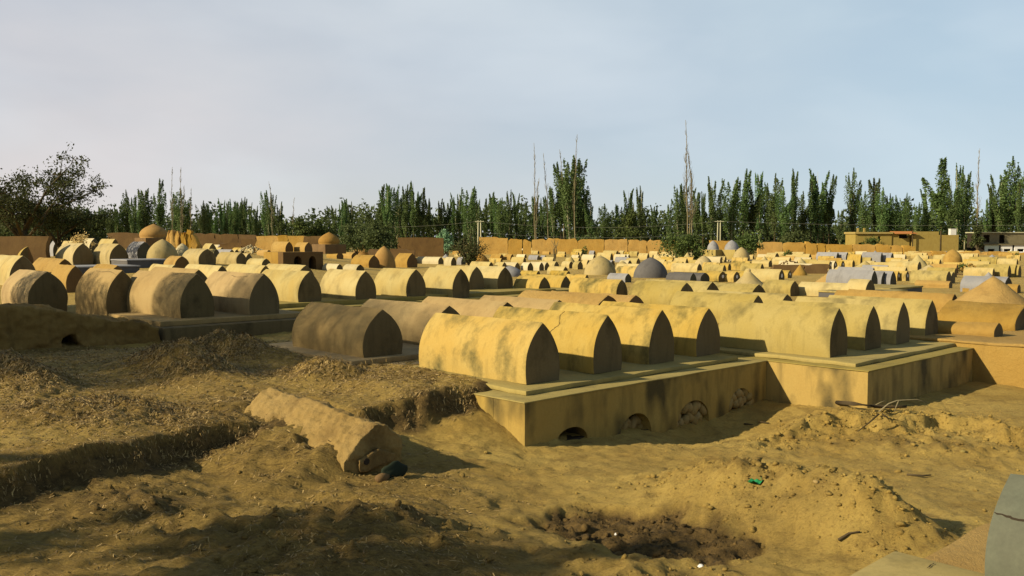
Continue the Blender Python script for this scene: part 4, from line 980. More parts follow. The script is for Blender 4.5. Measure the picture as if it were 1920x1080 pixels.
POP = [poplar_mesh(s, *a) for s, a in ((1, (.14, .12, 8)), (2, (.20, .09, 6)), (3, (.10, .15, 11)), (4, (.24, .11, 7)), (5, (.10, .10, 6)), (6, (.16, .17, 12)))]
def field_point(px, d): x_ = at_depth(px, 450, d).x; return Vector((x_, d, float(zf(x_, d)) - .1))
TREES = []
def poplar(px, top, wf=1.0, d=None, v=None, label=None):
    d = d or rnd.uniform(205, 228); A = field_point(px, d); H = rise_to(A, top)
    c, t = POP[v if v is not None else rnd.randrange(6)]
    o = thing('poplar_tree', label or '', 'tree', A, rnd.uniform(0, 6.28), 'poplars beyond the far wall')
    sxy = H * wf * rnd.uniform(1.15, 1.55)
    ob('crown', c, o, scale=(sxy, sxy, H)); ob('trunk', t, o, scale=(H, H, H))
    if not label: TREES.append((o, px, top))
    return o
for q in ((192, 387), (208, 392), (222, 390), (239, 357), (252, 368), (274, 353), (264, 366), (328, 368), (341, 355), (352, 378), (382, 377), (392, 382), (404, 392), (417, 372), (425, 378), (433, 374), (442, 378), (450, 376), (458, 370), (469, 380), (480, 386),
          (499, 359), (505, 362), (513, 375), (526, 378), (627, 386), (640, 380), (647, 373), (660, 378), (719, 347), (726, 352), (734, 345), (747, 355), (756, 362), (761, 347), (769, 358), (776, 340), (785, 360), (794, 352), (804, 372), (823, 373), (838, 378), (850, 370), (860, 357), (870, 366), (881, 350), (889, 372), (897, 375), (911, 372), (924, 360), (933, 372), (941, 372), (954, 358), (968, 361), (982, 378), (1002, 366), (1015, 372), (1027, 368),
          (1040, 350), (1052, 305), (1060, 318), (1067, 293), (1079, 305), (1088, 330), (1099, 365), (1107, 378), (1134, 383), (1161, 383), (1177, 355), (1187, 372), (1202, 348), (1227, 385), (1254, 383), (1271, 345), (1282, 348), (1307, 358), (1318, 360), (1334, 332), (1349, 362), (1371, 333), (1393, 317), (1410, 336), (1424, 322), (1438, 345),
          (1452, 327), (1468, 352), (1487, 318), (1505, 360), (1520, 335), (1533, 317), (1544, 342), (1554, 328), (1575, 393), (1598, 317), (1620, 360), (1640, 333), (1654, 353), (1664, 365), (1679, 367), (1698, 363), (1718, 380), (1737, 355), (1782, 335), (1797, 308), (1809, 322), (1851, 372), (1862, 345), (1873, 320), (1884, 338), (1896, 295), (1909, 338), (1926, 330)):
    poplar(*q, wf=rnd.uniform(.62, .95) if q[0] > 1030 else rnd.uniform(.62, .9))
poplar(300, 335, .75, 200, 3, 'slim lone poplar with a bare stem, rising over the great brown dome')
poplar(1764, 297, 1.05, 192, 3, 'tall broad poplar on a pale bare trunk before the ochre mud house')
lm_t = [(120, 'great spreading tree'), (300, 'slim lone poplar'), (511, 'bare leaning tip'), (706, 'large dark shrub'), (800, 'brown wall'), (899, 'first twin pole'), (1070, 'tallest leafy clump'), (1182, 'round green tree'), (1293, 'tall dead poplar'), (1348, 'second twin pole'), (1500, 'cracked wall split'), (1650, 'ochre mud house'), (1764, 'broad poplar with pale trunk'), (1875, 'grey brick building')]

def dead_poplar(px, top, stems, label, d=200, spread=.05, mm='deadwood', twig=1.0):
    A = field_point(px, d); H = rise_to(A, top); r = random.Random(px)
    o = thing('dead_poplar_tree', label, 'dead tree', A, 0, 'dead poplars beyond the wall')
    for s in range(stems):
        mb = MB(); f = 1 if s == 0 else r.uniform(.6, .95); dx = (s - stems / 2 + .5) * H * spread * .35; ln = r.uniform(-.03, .03) * H
        P = [(dx * .6 + ln * 1.6 * (k / 7) ** 3 + r.uniform(-.006, .006) * H, r.uniform(-.003, .003) * H, H * f * k / 7) for k in range(8)]
        mb.tube(P, [.0052 * H * (1 - k / 8.3) ** .9 * (.75 + .25 * f) + .012 for k in range(8)], 6); tr = mb.ob('trunk', M[mm], o, True)
        mb = MB()
        for k in range(int(44 * twig)):
            t = r.uniform(.32, .97); i = min(6, int(t * 7)); p = Vector(P[i]).lerp(Vector(P[i + 1]), t * 7 - i); a = r.uniform(0, 6.28); l_ = H * r.uniform(.04, .15) * (1.15 - t)
            e = p + Vector((math.cos(a) * l_ * .35, math.sin(a) * l_ * .35, l_)); mb.tube([p, p.lerp(e, .5) + Vector((math.cos(a) * l_ * .06, 0, -l_ * .03)), e], [.04, .03, .014], 4)
        mb.ob('branch', M[mm], o)['kind'] = 'stuff'
    return o
dead_poplar(1293, 225, 3, 'very tall bare dead poplar with several pale stems, the highest tree', 196, .10, twig=2.2)
dead_poplar(1004, 268, 2, 'bare dead poplar stems curving over at the tip, beside the leafy clump', 198, .07)
dead_poplar(1027, 287, 1, 'single thin bare poplar stem just beside the leafy clump', 199)
dead_poplar(1077, 252, 1, 'thin bare poplar stem rising out of the tallest leafy clump', 201)
dead_poplar(1056, 280, 1, 'short bare twigs sticking out of the top of the tallest leafy clump', 215)
dead_poplar(323, 313, 1, 'thin bare poplar stem beside the slim lone poplar', 196, mm='deadwood')
dead_poplar(341, 313, 2, 'pair of thin bare stems among dark leaves near the slim lone poplar', 197)
dead_poplar(358, 352, 1, 'short bare stem at the end of the thin stems near the broken mud wall', 198)
dead_poplar(511, 340, 1, 'bare leaning poplar tip above the lit mud wall', 205)
dead_poplar(549, 370, 1, 'short bare leaning tree above the low bushes', 205)
dead_poplar(1830, 278, 1, 'slender bare pale poplar between the broad poplar and the brick building', 200, twig=1.5)

def bush(px, py_top, py_base, wpx, d, m, label, n=2500, size=.3, name='bush', seed=0, branches=9, squash=1.0, wild=0.35, group=None):
    A = field_point(px, d); Wd = wpx * d / F_PX / 2; H = rise_to(A, py_top); rs = np.random.RandomState(seed + px); r = random.Random(seed + px)
    o = thing(name, label, 'bush' if name == 'bush' else 'tree', A, 0, group)
    C = []; stem = MB()
    for i in range(branches * 3):
        a = r.uniform(0, 6.28); el_ = r.uniform(.15, 1.4); q = r.uniform(.45, .95)
        C.append((math.cos(a) * math.cos(el_) * Wd * q, math.sin(a) * math.cos(el_) * Wd * q, H * (.12 + .80 * math.sin(el_) * q), Wd * r.uniform(.14, .34)))
        if i < branches: stem.tube([(0, 0, 0), (C[-1][0] * .5, C[-1][1] * .5, C[-1][2] * .6), C[-1][:3]], [.05 * H * .35 + .02, .03, .012], 5)
    C = np.array(C); k = rs.randint(0, len(C), n); P = C[k, :3] + rs.normal(size=(n, 3)) * C[k, 3:4] * np.array([.6, .6, .55])
    P[:, 2] = np.clip(P[:, 2], .02, None)
    ob('crown', leaf_mesh('crown', P, size, M[m], seed), o); stem.ob('trunk', M['bark'], o); return o
bush(1286, 428, 480, 100, 120, 'bush', 'big green bush overlapping the far wall below the tall dead poplar', 3800, .30)
bush(1398, 432, 470, 66, 150, 'bush', 'dark green bush beside the grey roof domes below the second twin pole', 2400, .32)
bush(706, 398, 468, 84, 135, 'bushdark', 'large dark shrub between the round mud dome and the brown wall', 4200, .34)
bush(668, 408, 465, 70, 150, 'bushdark', 'dark rounded shrub behind the onion dome', 3000, .34)
bush(684, 390, 440, 46, 205, 'bushdark', 'round topped tree behind the large dark shrub', 1800, .5, name='broadleaf_tree')
bush(833, 426, 460, 40, 160, 'bushblue', 'grey green rounded bush over the end of the brown wall', 1500, .34)
bush(1182, 386, 455, 72, 203, 'bush', 'round bright green tree before the poplars, between the dead poplars', 3600, .5, name='broadleaf_tree')
bush(570, 402, 445, 70, 205, 'bush', 'low green tree beyond the lit mud wall', 2400, .5, name='broadleaf_tree')
bush(602, 400, 445, 44, 207, 'bush', 'low green tree just behind the onion dome', 1800, .5, name='broadleaf_tree')
bush(1634, 440, 462, 40, 196.5, 'bush', 'bright green bush against the ochre mud house', 1500, .3)
bush(1832, 415, 470, 26, 185, 'bushdark', 'narrow dark tree between the ochre house and the brick building', 1500, .4, name='broadleaf_tree')
bush(1097, 458, 484, 17, 125, 'bush', 'dark green sapling among the far pale tombs', 420, .16)
bush(1478, 468, 482, 20, 140, 'bush', 'small weed bush on pale tombs before the cracked wall', 400, .2)
bush(1806, 493, 508, 34, 75, 'bush', 'leafy green weeds growing over rubbish on the low brown wall', 700, .13)
bush(1908, 473, 484, 10, 150, 'bush', 'tiny green sapling before the white walled building', 160, .2)
bush(1100, 432, 452, 60, 200, 'bushdark', 'low dark thicket behind the cracked wall below the leafy clump', 1500, .45)
bush(1490, 436, 452, 80, 200, 'bushdark', 'low dark thicket behind the wall before the poplars', 1800, .45)
bush(128, 396, 452, 90, 84, 'bushdark', 'dark rounded thicket below the great spreading tree', 7500, .27)
bush(60, 385, 452, 120, 80, 'bushdark', 'dense dark thicket behind the high brown wall', 12000, .27)
bush(178, 404, 452, 60, 100, 'bush', 'green thicket beside the dark brown brick wall', 2600, .25)
bush(150, 434, 452, 60, 70, 'dry', 'yellow dry bush behind the grey tombs', 900, .12)
# spiky dark bush
def spiky(px, top, base, wpx, d, label):
    A = field_point(px, d); H = rise_to(A, top); Wd = wpx * d / F_PX / 2; r = random.Random(5)
    o = thing('bush', label, 'bush', A, 0); mb = MB(); P = []
    for i in range(70):
        a = r.uniform(0, 6.28); q = r.uniform(.1, 1); e = Vector((math.cos(a) * Wd * q, math.sin(a) * Wd * q, H * r.uniform(.55, 1.0) * (1.1 - .45 * q)))
        mb.tube([(0, 0, 0), e * .5 + Vector((0, 0, H * .12)), e], [.035, .025, .008], 4)
        for k in range(26): t = r.uniform(.25, 1); p = e * t; P.append((p.x + r.gauss(0, .16), p.y + r.gauss(0, .16), max(.03, p.z + r.gauss(0, .1))))
    mb.ob('stem', M['darkwood'], o); ob('crown', leaf_mesh('crown', P, .17, M['bushdark'], 3), o)
spiky(880, 434, 478, 84, 92, 'dark spiky bush with bare stems before the end of the cracked wall')
# dry sapling
A = field_point(1040, 92); o = thing('sapling', 'dry leafless sapling with upright twigs among the far pale tombs', 'sapling', A); mb = MB(); Hs = rise_to(A, 447); r = random.Random(2)
for k in range(11): mb.tube([(0, 0, Hs * .3 * r.random()), (r.uniform(-.25, .25), r.uniform(-.2, .2), Hs * .6), (r.uniform(-.45, .45), r.uniform(-.4, .4), Hs * r.uniform(.75, 1))], [.03, .025, .014], 4)
mb.ob('twig', M['deadwood'], o)['kind'] = 'stuff'; mb = MB(); mb.tube([(0, 0, -.1), (.02, 0, Hs * .45)], [.05, .035], 6); mb.ob('trunk', M['deadwood'], o)

# the great spreading tree at the left, and trees added out of view to cast shade
def spreading(name, label, A, H, Wd, n, size, m, seed, limbs=7, low=.25, group=None, sparse=.5, shift=(0, 0)):
    r = random.Random(seed); rs = np.random.RandomState(seed); o = thing(name, label, 'tree', A, 0, group); mb = MB(); tips = []
    mb.tube([(0, 0, -.2), (.05 * H * .2, 0, H * .14), (0, .1, H * .28)], [.035 * H, .027 * H, .022 * H], 8)
    for i in range(limbs):
        a = 2 * math.pi * i / limbs + r.uniform(-.4, .4); q = r.uniform(.55, 1.0); e = Vector((math.cos(a) * Wd * q + shift[0] * Wd, math.sin(a) * Wd * q + shift[1] * Wd, H * (r.uniform(.5, .98) if q < .85 else r.uniform(.35, .75))))
        s = Vector((0, 0, H * r.uniform(.12, .28))); m1 = s.lerp(e, .5) + Vector((r.gauss(0, .05) * H, r.gauss(0, .05) * H, .08 * H))
        mb.tube([s, m1, e], [.016 * H, .010 * H, .003 * H], 5)
        for k in range(11):
            t = r.uniform(.3, 1); p = s.lerp(m1, t * 2) if t < .5 else m1.lerp(e, t * 2 - 1)
            f = p + Vector((r.gauss(0, .15) * Wd, r.gauss(0, .15) * Wd, r.gauss(.02, .07) * H)); mb.tube([p, p.lerp(f, .5) + Vector((0, 0, .015 * H)), f], [.0055 * H, .0035 * H, .0012 * H], 4)
            for z in range(5):
                q = p.lerp(f, r.uniform(.35, 1)); g = q + Vector((r.gauss(0, .07) * Wd, r.gauss(0, .07) * Wd, r.gauss(.01, .035) * H)); mb.tube([q, g], [.002 * H, .0008 * H], 3); tips.append((g, Wd * r.uniform(.02, .055))); tips.append((q.lerp(g, .5), Wd * r.uniform(.02, .05)))
    T_ = np.array([[*p, s] for p, s in tips]); k = rs.randint(0, len(T_), n); P = T_[k, :3] + rs.normal(size=(n, 3)) * T_[k, 3:4]
    P[:, 2] = np.clip(P[:, 2], low * H * rs.uniform(.6, 1.2, n), None)
    ob('crown', leaf_mesh('crown', P, size, M[m], seed), o); mb.ob('trunk', M['bark'], o, True); return o
A = field_point(45, 62); spreading('broadleaf_tree', 'great spreading tree with sparse small leaves over the high brown wall', A, rise_to(A, 292), 5.6, 13000, .16, 'bushdark', 4, 11, .25)
A = field_point(110, 66); spreading('broadleaf_tree', 'lower arching tree with sparse leaves beside the great spreading tree', A, rise_to(A, 345), 4.2, 7500, .16, 'bushdark', 9, 9, .2)

# far wood: one green mass behind the poplars
rs = np.random.RandomState(8); n = 90000
xs = rs.uniform(-215, 170, n); lump = 9.2 + 2.6 * fbm(xs * .05, xs * 0, 4, 4)
ys = rs.uniform(236, 262, n); zs = (rs.beta(1.1, 1.2, n)) * lump * (1 + .35 * vnoise(xs * .35, ys * .2, 9)) + zt(240) - .2
fw_ = ob('far_wood', leaf_mesh('far_wood', np.stack([xs, ys, zs], 1), .95, M['wood'], 2)); fw_['kind'] = 'stuff'
tag(fw_, 'dark green far wood and undergrowth closing the view behind the poplars', 'wood')

# ------------------------------------------------------------------ old mud work close by
def eroded(o, voxel, amp, size, seed=0, amp2=0, size2=.1):
    tx = bpy.data.textures.new('lumps', 'CLOUDS'); tx.noise_scale = size; tx.noise_depth = 4
    mods = [('REMESH', dict(mode='VOXEL', voxel_size=voxel)), ('SMOOTH', dict(factor=.5, iterations=2)),
            ('DISPLACE', dict(texture=tx, strength=amp, mid_level=.5, texture_coords='LOCAL'))]
    if amp2:
        t2 = bpy.data.textures.new('grain', 'CLOUDS'); t2.noise_scale = size2; t2.noise_depth = 5
        mods.append(('DISPLACE', dict(texture=t2, strength=amp2, mid_level=.5, texture_coords='LOCAL')))
    evald(o, mods); o.data.polygons.foreach_set('use_smooth', [True] * len(o.data.polygons)); return o
# the eroded mud tomb
et = thing('vaulted_tomb', 'old crumbling mud tomb with a broken gable, sinking into the straw covered ground', 'tomb', oc, ROT)
ol = [(-ow * .74, -.4), (-ow * .72, oT * .34), (-ow * .34, oT * .80), (-.01, oT * 1.06), (ow * .20, oT * 1.0), (ow * .56, oT * .66), (ow * .58, -.4)]
mb = MB(); mb.prism(ol, lambda u, v, k: (-k * oL, u, v + .13 * k)); vb = mb.ob('vault', M['oldmud'], et)
eroded(vb, .020, .10, .30, 0, .045, .07)
mb = MB(); o2 = [(-ow * .44, .02), (-ow * .46, oT * .36), (-ow * .05, oT * .52), (ow * .36, oT * .34), (ow * .38, .10), (0, .06)]
mb.prism(o2, lambda u, v, k: (.005 + .05 * k, u, v)); gb = mb.ob('gable_end', M['darkstraw'], et); eroded(gb, .018, .05, .12, 0, .02, .05)
mb = MB(); mb.tube([(.01, -ow * .30, oT * .30), (.058, -ow * .30, oT * .30)], .035, 9); gh = mb.ob('round_hole', M['hole'], et)
gp = on_z(735, 893, -.46)
lump = thing('clay_lump', 'dark greenish lump lying at the foot of the crumbling mud tomb', 'lump', gp + NV * .02 + Vector((0, 0, .05)), ROT)
V, Fs = blob(12, 3, .22, .05, .16, .09); ob('lump_body', mesh_py('lump_body', V, Fs, M['greenlump'], True), lump)
V, Fs = blob(5, 2, .2, .05, .08, .05); ob('chip', mesh_py('chip', V, Fs, M['redmud'], True), lump, (.03, -.16, -.03))

# the rough mud bank with a black hollow at the left
bank = thing('mud_bank', 'rough straw mud bank with a black arched hollow under the shaded tan tombs', 'bank', CL, ROT)
lx = lambda px, py=620: run_to(CL, RV, px)
x_l = lx(-160); poly = [(x_l, -1.0)]
hc_, hw_ = (lx(112) + lx(156)) / 2, (lx(156) - lx(112)) / 2; hz_ = on_plane(130, 628, CL, NV).z - CL.z
poly += [(hc_ - hw_ * 1.1, -1.0)] + arch_pts(hc_, hw_ * 1.05, -.62, hz_, 10, .8) + [(hc_ + hw_ * 1.1, -1.0), (-.02, -1.0)]
tops = [(308, 619), (290, 606), (262, 600), (230, 594), (195, 592), (165, 590), (140, 580), (118, 575), (90, 574), (50, 570), (0, 568), (-60, 575), (-160, 580)]
for a, b in tops: q = on_plane(a, b + 6, CL - NV * .3, NV); poly.append((min(-.02, (q - CL).dot(RV)), q.z - CL.z))
mb = MB(); mb.prism(poly, lambda u, v, k: (.04 - 1.35 * k + (.10 if not k and v > -.15 else 0) * -1, u, v * (1 if not k else .985))); bo = mb.ob('bank_body', M['darkstraw'], bank)
eroded(bo, .04, .17, .55, 0, .12, .12)
mb = MB(); mb.box(-.75, -.7, hc_ - hw_ * 1.3, hc_ + hw_ * 1.3, -1.0, hz_ + .06); mb.ob('hollow_back_shade', M['hole'], bank)  # near-black sheet painted as the shade inside the hollow

# the pale slab and the grey tomb at the near right
SP = on_z(1677, 1032, -.34)
sl = thing('stone_slab', 'pale cracked slab lying on the earth beside the grey green tomb', 'slab', SP, ROT)
so_ = box_soft('slab_body', M['greygreen'], 0, 2.2, -1.6, 0, -.35, 0, sl, .018, .006); so_.data.materials[0] = M['olive']
ck = on_z(1738, 1067, -.34); cx_, cy_, _ = to_local(SP, ck); k2 = to_local(SP, on_z(1751, 1057, -.34)); P = [(cx_ + (k2[0] - cx_) * t + rnd.uniform(-.006, .006), cy_ + (k2[1] - cy_) * t + rnd.uniform(-.006, .006), .004) for t in (0, .2, .4, .6, .8, 1)]
V = []; Fs = []
for i, p in enumerate(P):
    w_ = .004 * (1 if 0 < i < 5 else .3); V += [(p[0] + w_, p[1] + w_, p[2] + .004), (p[0] - w_, p[1] - w_, p[2] + .004)]
    if i: Fs.append((2 * i - 2, 2 * i - 1, 2 * i + 1, 2 * i))
ob('crack', mesh_py('crack', V, Fs, M['hole']), sl)
GA = on_z(1846, 1096, -.34); gw = .86; gc = GA + RV * gw / 2; gT = rise_to(gc, 886); gLn = 2.1
va, ga, Vv, kk, nn_ = vault_meshes(gw, gT, gLn, M['greygreen'], M['gablegrey'], True, .35, .012, 5)
gt = thing('vaulted_tomb', 'grey green cement tomb with a dark crack across its side, cut by the picture edge', 'tomb', gc + NV * gLn, ROT)
ob('vault', va, gt); ob('gable_end', ga, gt)
crack(gt, (Vv, kk, nn_), [(16, 11.5), (15, 11.2), (13, 11.6), (10, 11.2), (7, 11.8)], .008)
mb_ = thing('mud_footing', 'low orange mud footing behind the grey green tomb', 'footing', GA, ROT)
bb = box_soft('footing_body', M['mud'], -.55, 2.5, -.25, 1.6, -.5, -.06, mb_, .04, .03, .2)

def rubble(px, py, wpx, n, size, m, label):
    A = on_field(px, py); k = (A - CAM).y; W_ = wpx * k / F_PX / 2; r = random.Random(px); mb = MB()
    for i in range(n):
        V, Fs = blob(r.random() * 99, 1, .3, size * r.uniform(.4, 1.3), size * r.uniform(.4, 1.3), size * r.uniform(.3, .8)); a = r.uniform(0, 6.28); q = r.random() ** .7
        rot = Matrix.Rotation(r.uniform(0, 3), 3, 'Z') @ Matrix.Rotation(r.uniform(-.6, .6), 3, 'X'); o = Vector((math.cos(a) * q * W_, math.sin(a) * q * W_ * .7, (1 - q) * W_ * .45 + size * .2))
        mb.add([rot @ v + o for v in V], Fs)
    o = mb.ob('rubble', M[m], None, loc=A); tag(o, label, 'rubble', kind='stuff')
rubble(744, 466, 46, 90, .22, 'pale', 'heap of pale broken mud bricks on the low dark wall')
rubble(1772, 506, 34, 80, .16, 'redmud', 'heap of dark brown rubble before the golden dome')
rubble(1820, 509, 60, 70, .12, 'mud', 'scattered broken boards and mud under the green weeds')
rubble(1480, 503, 70, 60, .10, 'redmud', 'line of broken mud lumps along the dark edged low wall')
rubble(955, 486, 36, 60, .14, 'redmud', 'small heap of brown rubble beside two mud vaults near the spiky bush')
rubble(470, 474, 60, 70, .16, 'cream', 'pale rubble among the small whitish tombs below the ledge')
# ------------------------------------------------------------------ small things on the ground
def on_ground(px, py, lo=-.9, hi=.6):
    d = ray(px, py)
    for i in range(700):
        y = 4.5 + i * .02; p = CAM + d * (y / d.y)
        if p.z <= gz(p.x, p.y): return p
    return on_z(px, py, -.5)
g = on_ground(1418, 908); r = random.Random(3)
clo = thing('cloth_scrap', 'crumpled bright green cloth scrap on the mound of dry earth', 'cloth', g + Vector((0, 0, .02)), .3)
V = []; Fs = []
for j in range(7):
    for i in range(10): V.append(((i / 9 - .5) * .17 + r.gauss(0, .004), (j / 6 - .5) * .10 + r.gauss(0, .004), (.013 * math.sin(i * 1.1 + j * .7) + .009 * math.cos(j * 1.3 - i * .8) + .010)))
for j in range(6):
    for i in range(9): Fs.append((j * 10 + i, j * 10 + i + 1, j * 10 + i + 11, j * 10 + i + 10))
ob('cloth', mesh_py('cloth', V, Fs, M['cloth'], True), clo, scale=(.85, .85, 1))
def pebble(px, py, s, m, label, seed):
    p = on_ground(px, py); V, Fs = blob(seed, 2, .18, s, s * .8, s * .6); o = ob('pebble', mesh_py('pebble', V, Fs, M[m], True), None, p + Vector((0, 0, s * .25)), seed); tag(o, label, 'stone')
pebble(1314, 1064, .03, 'white', 'small white pebble on the dark ground below the dug earth', 2)
pebble(1806, 848, .035, 'slab', 'whitish stone fragment by the crumbling scarp', 3)
pebble(1155, 1003, .022, 'white', 'tiny whitish chip in the dug patch of dark earth', 4)
pebble(1530, 905, .03, 'stone', 'little brown stone on the mound of dry earth, past the green cloth', 5)
def stick(pts, r0, r1, m, label, name='stick', lift=.02):
    P = []
    for a, b, h in pts:
        p = on_ground(a, b); P.append(p + Vector((0, 0, h + lift)))
    mb = MB(); n = len(P); mb.tube(P, [r0 + (r1 - r0) * i / max(1, n - 1) for i in range(n)], 7); return mb
br = thing('dead_branch', 'dead black branch with bare twigs lying before the corner of the plain platform', 'branch', (0, 0, 0))
stick([(1568, 763, .05), (1600, 768, .06), (1640, 773, .06), (1668, 774, .06), (1700, 772, .05)], .032, .018, 'darkwood', '').ob('limb', M['darkwood'], br, True)
base_t = on_ground(1650, 774)
def free_twig(pix, d0, r0, m):
    P = [at_depth(a, b, d0) for a, b in pix]; mb = MB(); mb.tube(P, [r0 * (1 - .6 * i / (len(P) - 1)) for i in range(len(P))], 5); mb.ob('twig', M[m], br, True)
dd = base_t.y - .05
free_twig([(1648, 772), (1666, 757), (1682, 751), (1697, 750), (1720, 749), (1738, 755)], dd, .011, 'deadwood')
free_twig([(1685, 751), (1680, 763), (1677, 773)], dd, .009, 'deadwood')
free_twig([(1642, 759), (1652, 754), (1661, 751)], dd, .008, 'deadwood')
free_twig([(1648, 776), (1630, 792), (1612, 806), (1602, 815)], dd - .45, .012, 'darkwood')
free_twig([(1654, 776), (1664, 783), (1668, 790)], dd - .3, .014, 'darkwood')
for i, (pts, lab) in enumerate(((((1572, 1019, .01), (1592, 1009, .02), (1612, 1004, .01)), 'short dark curved stick below the mound of dry earth'),
                                (((1700, 893, 0), (1730, 897, .01), (1745, 894, 0)), 'thin dry stick on the smooth sand beyond the mound'),
                                (((1395, 797, 0), (1412, 800, .01)), 'bit of broken wood before the stone filled arch'),
                                (((1424, 793, 0), (1442, 797, .01)), 'second bit of broken wood beside the stone filled arch'))):
    o = stick(pts, .012, .007, 'darkwood', lab).ob('stick', M['darkwood'], None, True); tag(o, lab, 'stick')

# ------------------------------------------------------------------ straw and clods
rs = np.random.RandomState(5)
def scatter_pts(n, x0, x1, y0, y1, wfun):
    out = []
    got = 0
    while got < n:
        x = rs.uniform(x0, x1, 60000); y = rs.uniform(y0, y1, 60000); k = rs.uniform(0, 1, 60000) < wfun(x, y)
        out.append(np.stack([x[k], y[k]], 1)); got += k.sum()
    return np.concatenate(out)[:n]
def straw_w(x, y):
    h, s, d, k, sd = ground(x, y, True); st = 0 * x
    for m in STRAW_MOUNDS: st = np.maximum(st, gau(x, y, m, 1.1))
    rim = np.exp(-(sd / .12) ** 2) * (x < .3) * (y < 11.6)
    w = np.clip(st * 1.0 + .35 * rim + .16 * k * (x < -.3) + .10 * s * (1 - k), 0, 1) * (.35 + .65 * sstep(-.25, .35, fbm(x * 2.4, y * 2.4, 91, 3)))
    infr = np.abs(x / y) < .62
    return w * infr * (1 - .75 * sstep(-.6, .2, x))
XY = scatter_pts(60000, -9.5, .4, 4.6, 17.5, straw_w); n = len(XY)
x, y = XY[:, 0], XY[:, 1]; z = ground(x, y)
dz = np.stack([(ground(x + .03, y) - z) / .03, (ground(x, y + .03) - z) / .03], 1)
a = rs.uniform(0, 2 * math.pi, n); ln = rs.uniform(.014, .05, n) * (1 + .35 * (y > 10)); wd = rs.uniform(.0022, .0045, n) * (1 + .06 * np.clip(y - 6, 0, 10))
d = np.stack([np.cos(a), np.sin(a)], 1); tz = (d * dz).sum(1) + rs.normal(.02, .16, n)
D3 = np.stack([d[:, 0], d[:, 1], tz], 1); D3 /= np.linalg.norm(D3, axis=1)[:, None]; S3 = np.stack([-d[:, 1], d[:, 0], rs.normal(0, .4, n)], 1)
C3_ = np.stack([x, y, z + .008 + np.abs(tz) * ln * .3], 1)
V = np.stack([C3_ - D3 * ln[:, None] / 2 - S3 * wd[:, None], C3_ - D3 * ln[:, None] / 2 + S3 * wd[:, None], C3_ + D3 * ln[:, None] / 2 + S3 * wd[:, None] * .6, C3_ + D3 * ln[:, None] / 2 - S3 * wd[:, None] * .6], 1).reshape(-1, 3)
sm = mesh_np('straw', V, np.arange(4 * n).reshape(-1, 4), M['straw'])
tone = np.repeat(rs.beta(1.2, 1.6, n), 4).astype(np.float32); aa = sm.attributes.new('tone', 'FLOAT', 'POINT'); aa.data.foreach_set('value', tone)
st = ob('straw', sm); tag(st, 'dry broken straw strewn over the mounds and the crumbling ledge', 'straw', kind='stuff')
def clod_w(x, y):
    h, s, dk, k, sd = ground(x, y, True); t = 0 * x
    for m in DIRT_MOUNDS: t = np.maximum(t, gau(x, y, m, .8))
    rg = 0 * x
    for m in ROUGH: rg = np.maximum(rg, gau(x, y, m))
    ss = np.abs(scarp_sd(x, y)); w = .35 * dk * (x > .3) + .5 * t + .12 * rg + .6 * np.exp(-(ss / .35) ** 2) * (x > 2.8) + .018 * (1 - k)
    return np.clip(w, 0, 1) * (np.abs(x / y) < .62) * (1 - k * (x > -1)) * np.where(k > .5, .15, 1)
XY = scatter_pts(8000, -4.5, 9, 4.7, 14, clod_w); n = len(XY); z = ground(XY[:, 0], XY[:, 1])
bm = bmesh.new(); bmesh.ops.create_icosphere(bm, subdivisions=1, radius=1); bv = np.array([v.co[:] for v in bm.verts]); bf = np.array([[v.index for v in f.verts] for f in bm.faces]); bm.free()
sz = (rs.pareto(2.4, n) * .006 + .004).clip(0, .038)
V = bv[None] * (1 + rs.uniform(-.45, .4, (n, len(bv), 1))) * (sz[:, None, None] * np.array([1, 1, .7])) * rs.uniform(.7, 1.3, (n, 1, 3)) + np.concatenate([XY, z[:, None] + sz[:, None] * .25], 1)[:, None]
Fc = (bf[None] + (np.arange(n) * len(bv))[:, None, None]).reshape(-1, 3)
cm = mesh_np('clods', V.reshape(-1, 3), Fc, M['ground']); 
aa = cm.attributes.new('soil', 'FLOAT_COLOR', 'POINT'); _, s_, d_, _, _ = ground(XY[:, 0], XY[:, 1], True)
aa.data.foreach_set('color', np.repeat(np.stack([s_, d_, 0 * s_, 1 + 0 * s_], 1), len(bv), 0).astype(np.float32).ravel())
cl = ob('clods', cm); tag(cl, 'loose clods of dry earth over the mounds and the dug patch', 'earth clods', kind='stuff')

# ------------------------------------------------------------------ unseen trees added beside the cemetery to cast its shade
PH = Vector((-LH.y, LH.x, 0))
def beside(s, t): p = LH * t + PH * s; return Vector((p.x, p.y, 0))
def shade_tree(label, s, t, H, ws, wt, low, n, size, seed):
    """an added unseen tree: leaves spread through the crown to pass part of the sun"""
    A = beside(s, t); A.z = gz(A.x, A.y); rs = np.random.RandomState(seed); r = random.Random(seed)
    o = thing('broadleaf_tree', label, 'tree', A, math.atan2(LH.y, LH.x), 'added unseen trees that cast shade'); mb = MB()
    mb.tube([(0, 0, -.3), (.1, 0, H * .3), (0, .1, H * .7), (0, 0, H * .95)], [.16, .13, .08, .02], 8)
    P = rs.uniform(-1, 1, (n * 3, 3)); f = (np.abs(P[:, 0]) ** 2.6 + np.abs(P[:, 1]) ** 3.2 + np.abs(P[:, 2]) ** 3.2) < 1 + .25 * fbm(P[:, 1] * 3, P[:, 2] * 3, seed, 3)
    P = P[f][:n] * np.array([wt, ws, (H - low) / 2]) + np.array([0, 0, (H + low) / 2])
    for k in range(40):
        q = Vector(P[rs.randint(len(P))]); h = min(q.z * .8, H * .8); mb.tube([(0, 0, h * .8), Vector((0, 0, h)).lerp(q, .5), q], [.05, .03, .01], 5)
    ob('crown', leaf_mesh('crown', P, size, M['bush'], seed), o); mb.ob('trunk', M['bark'], o, True)
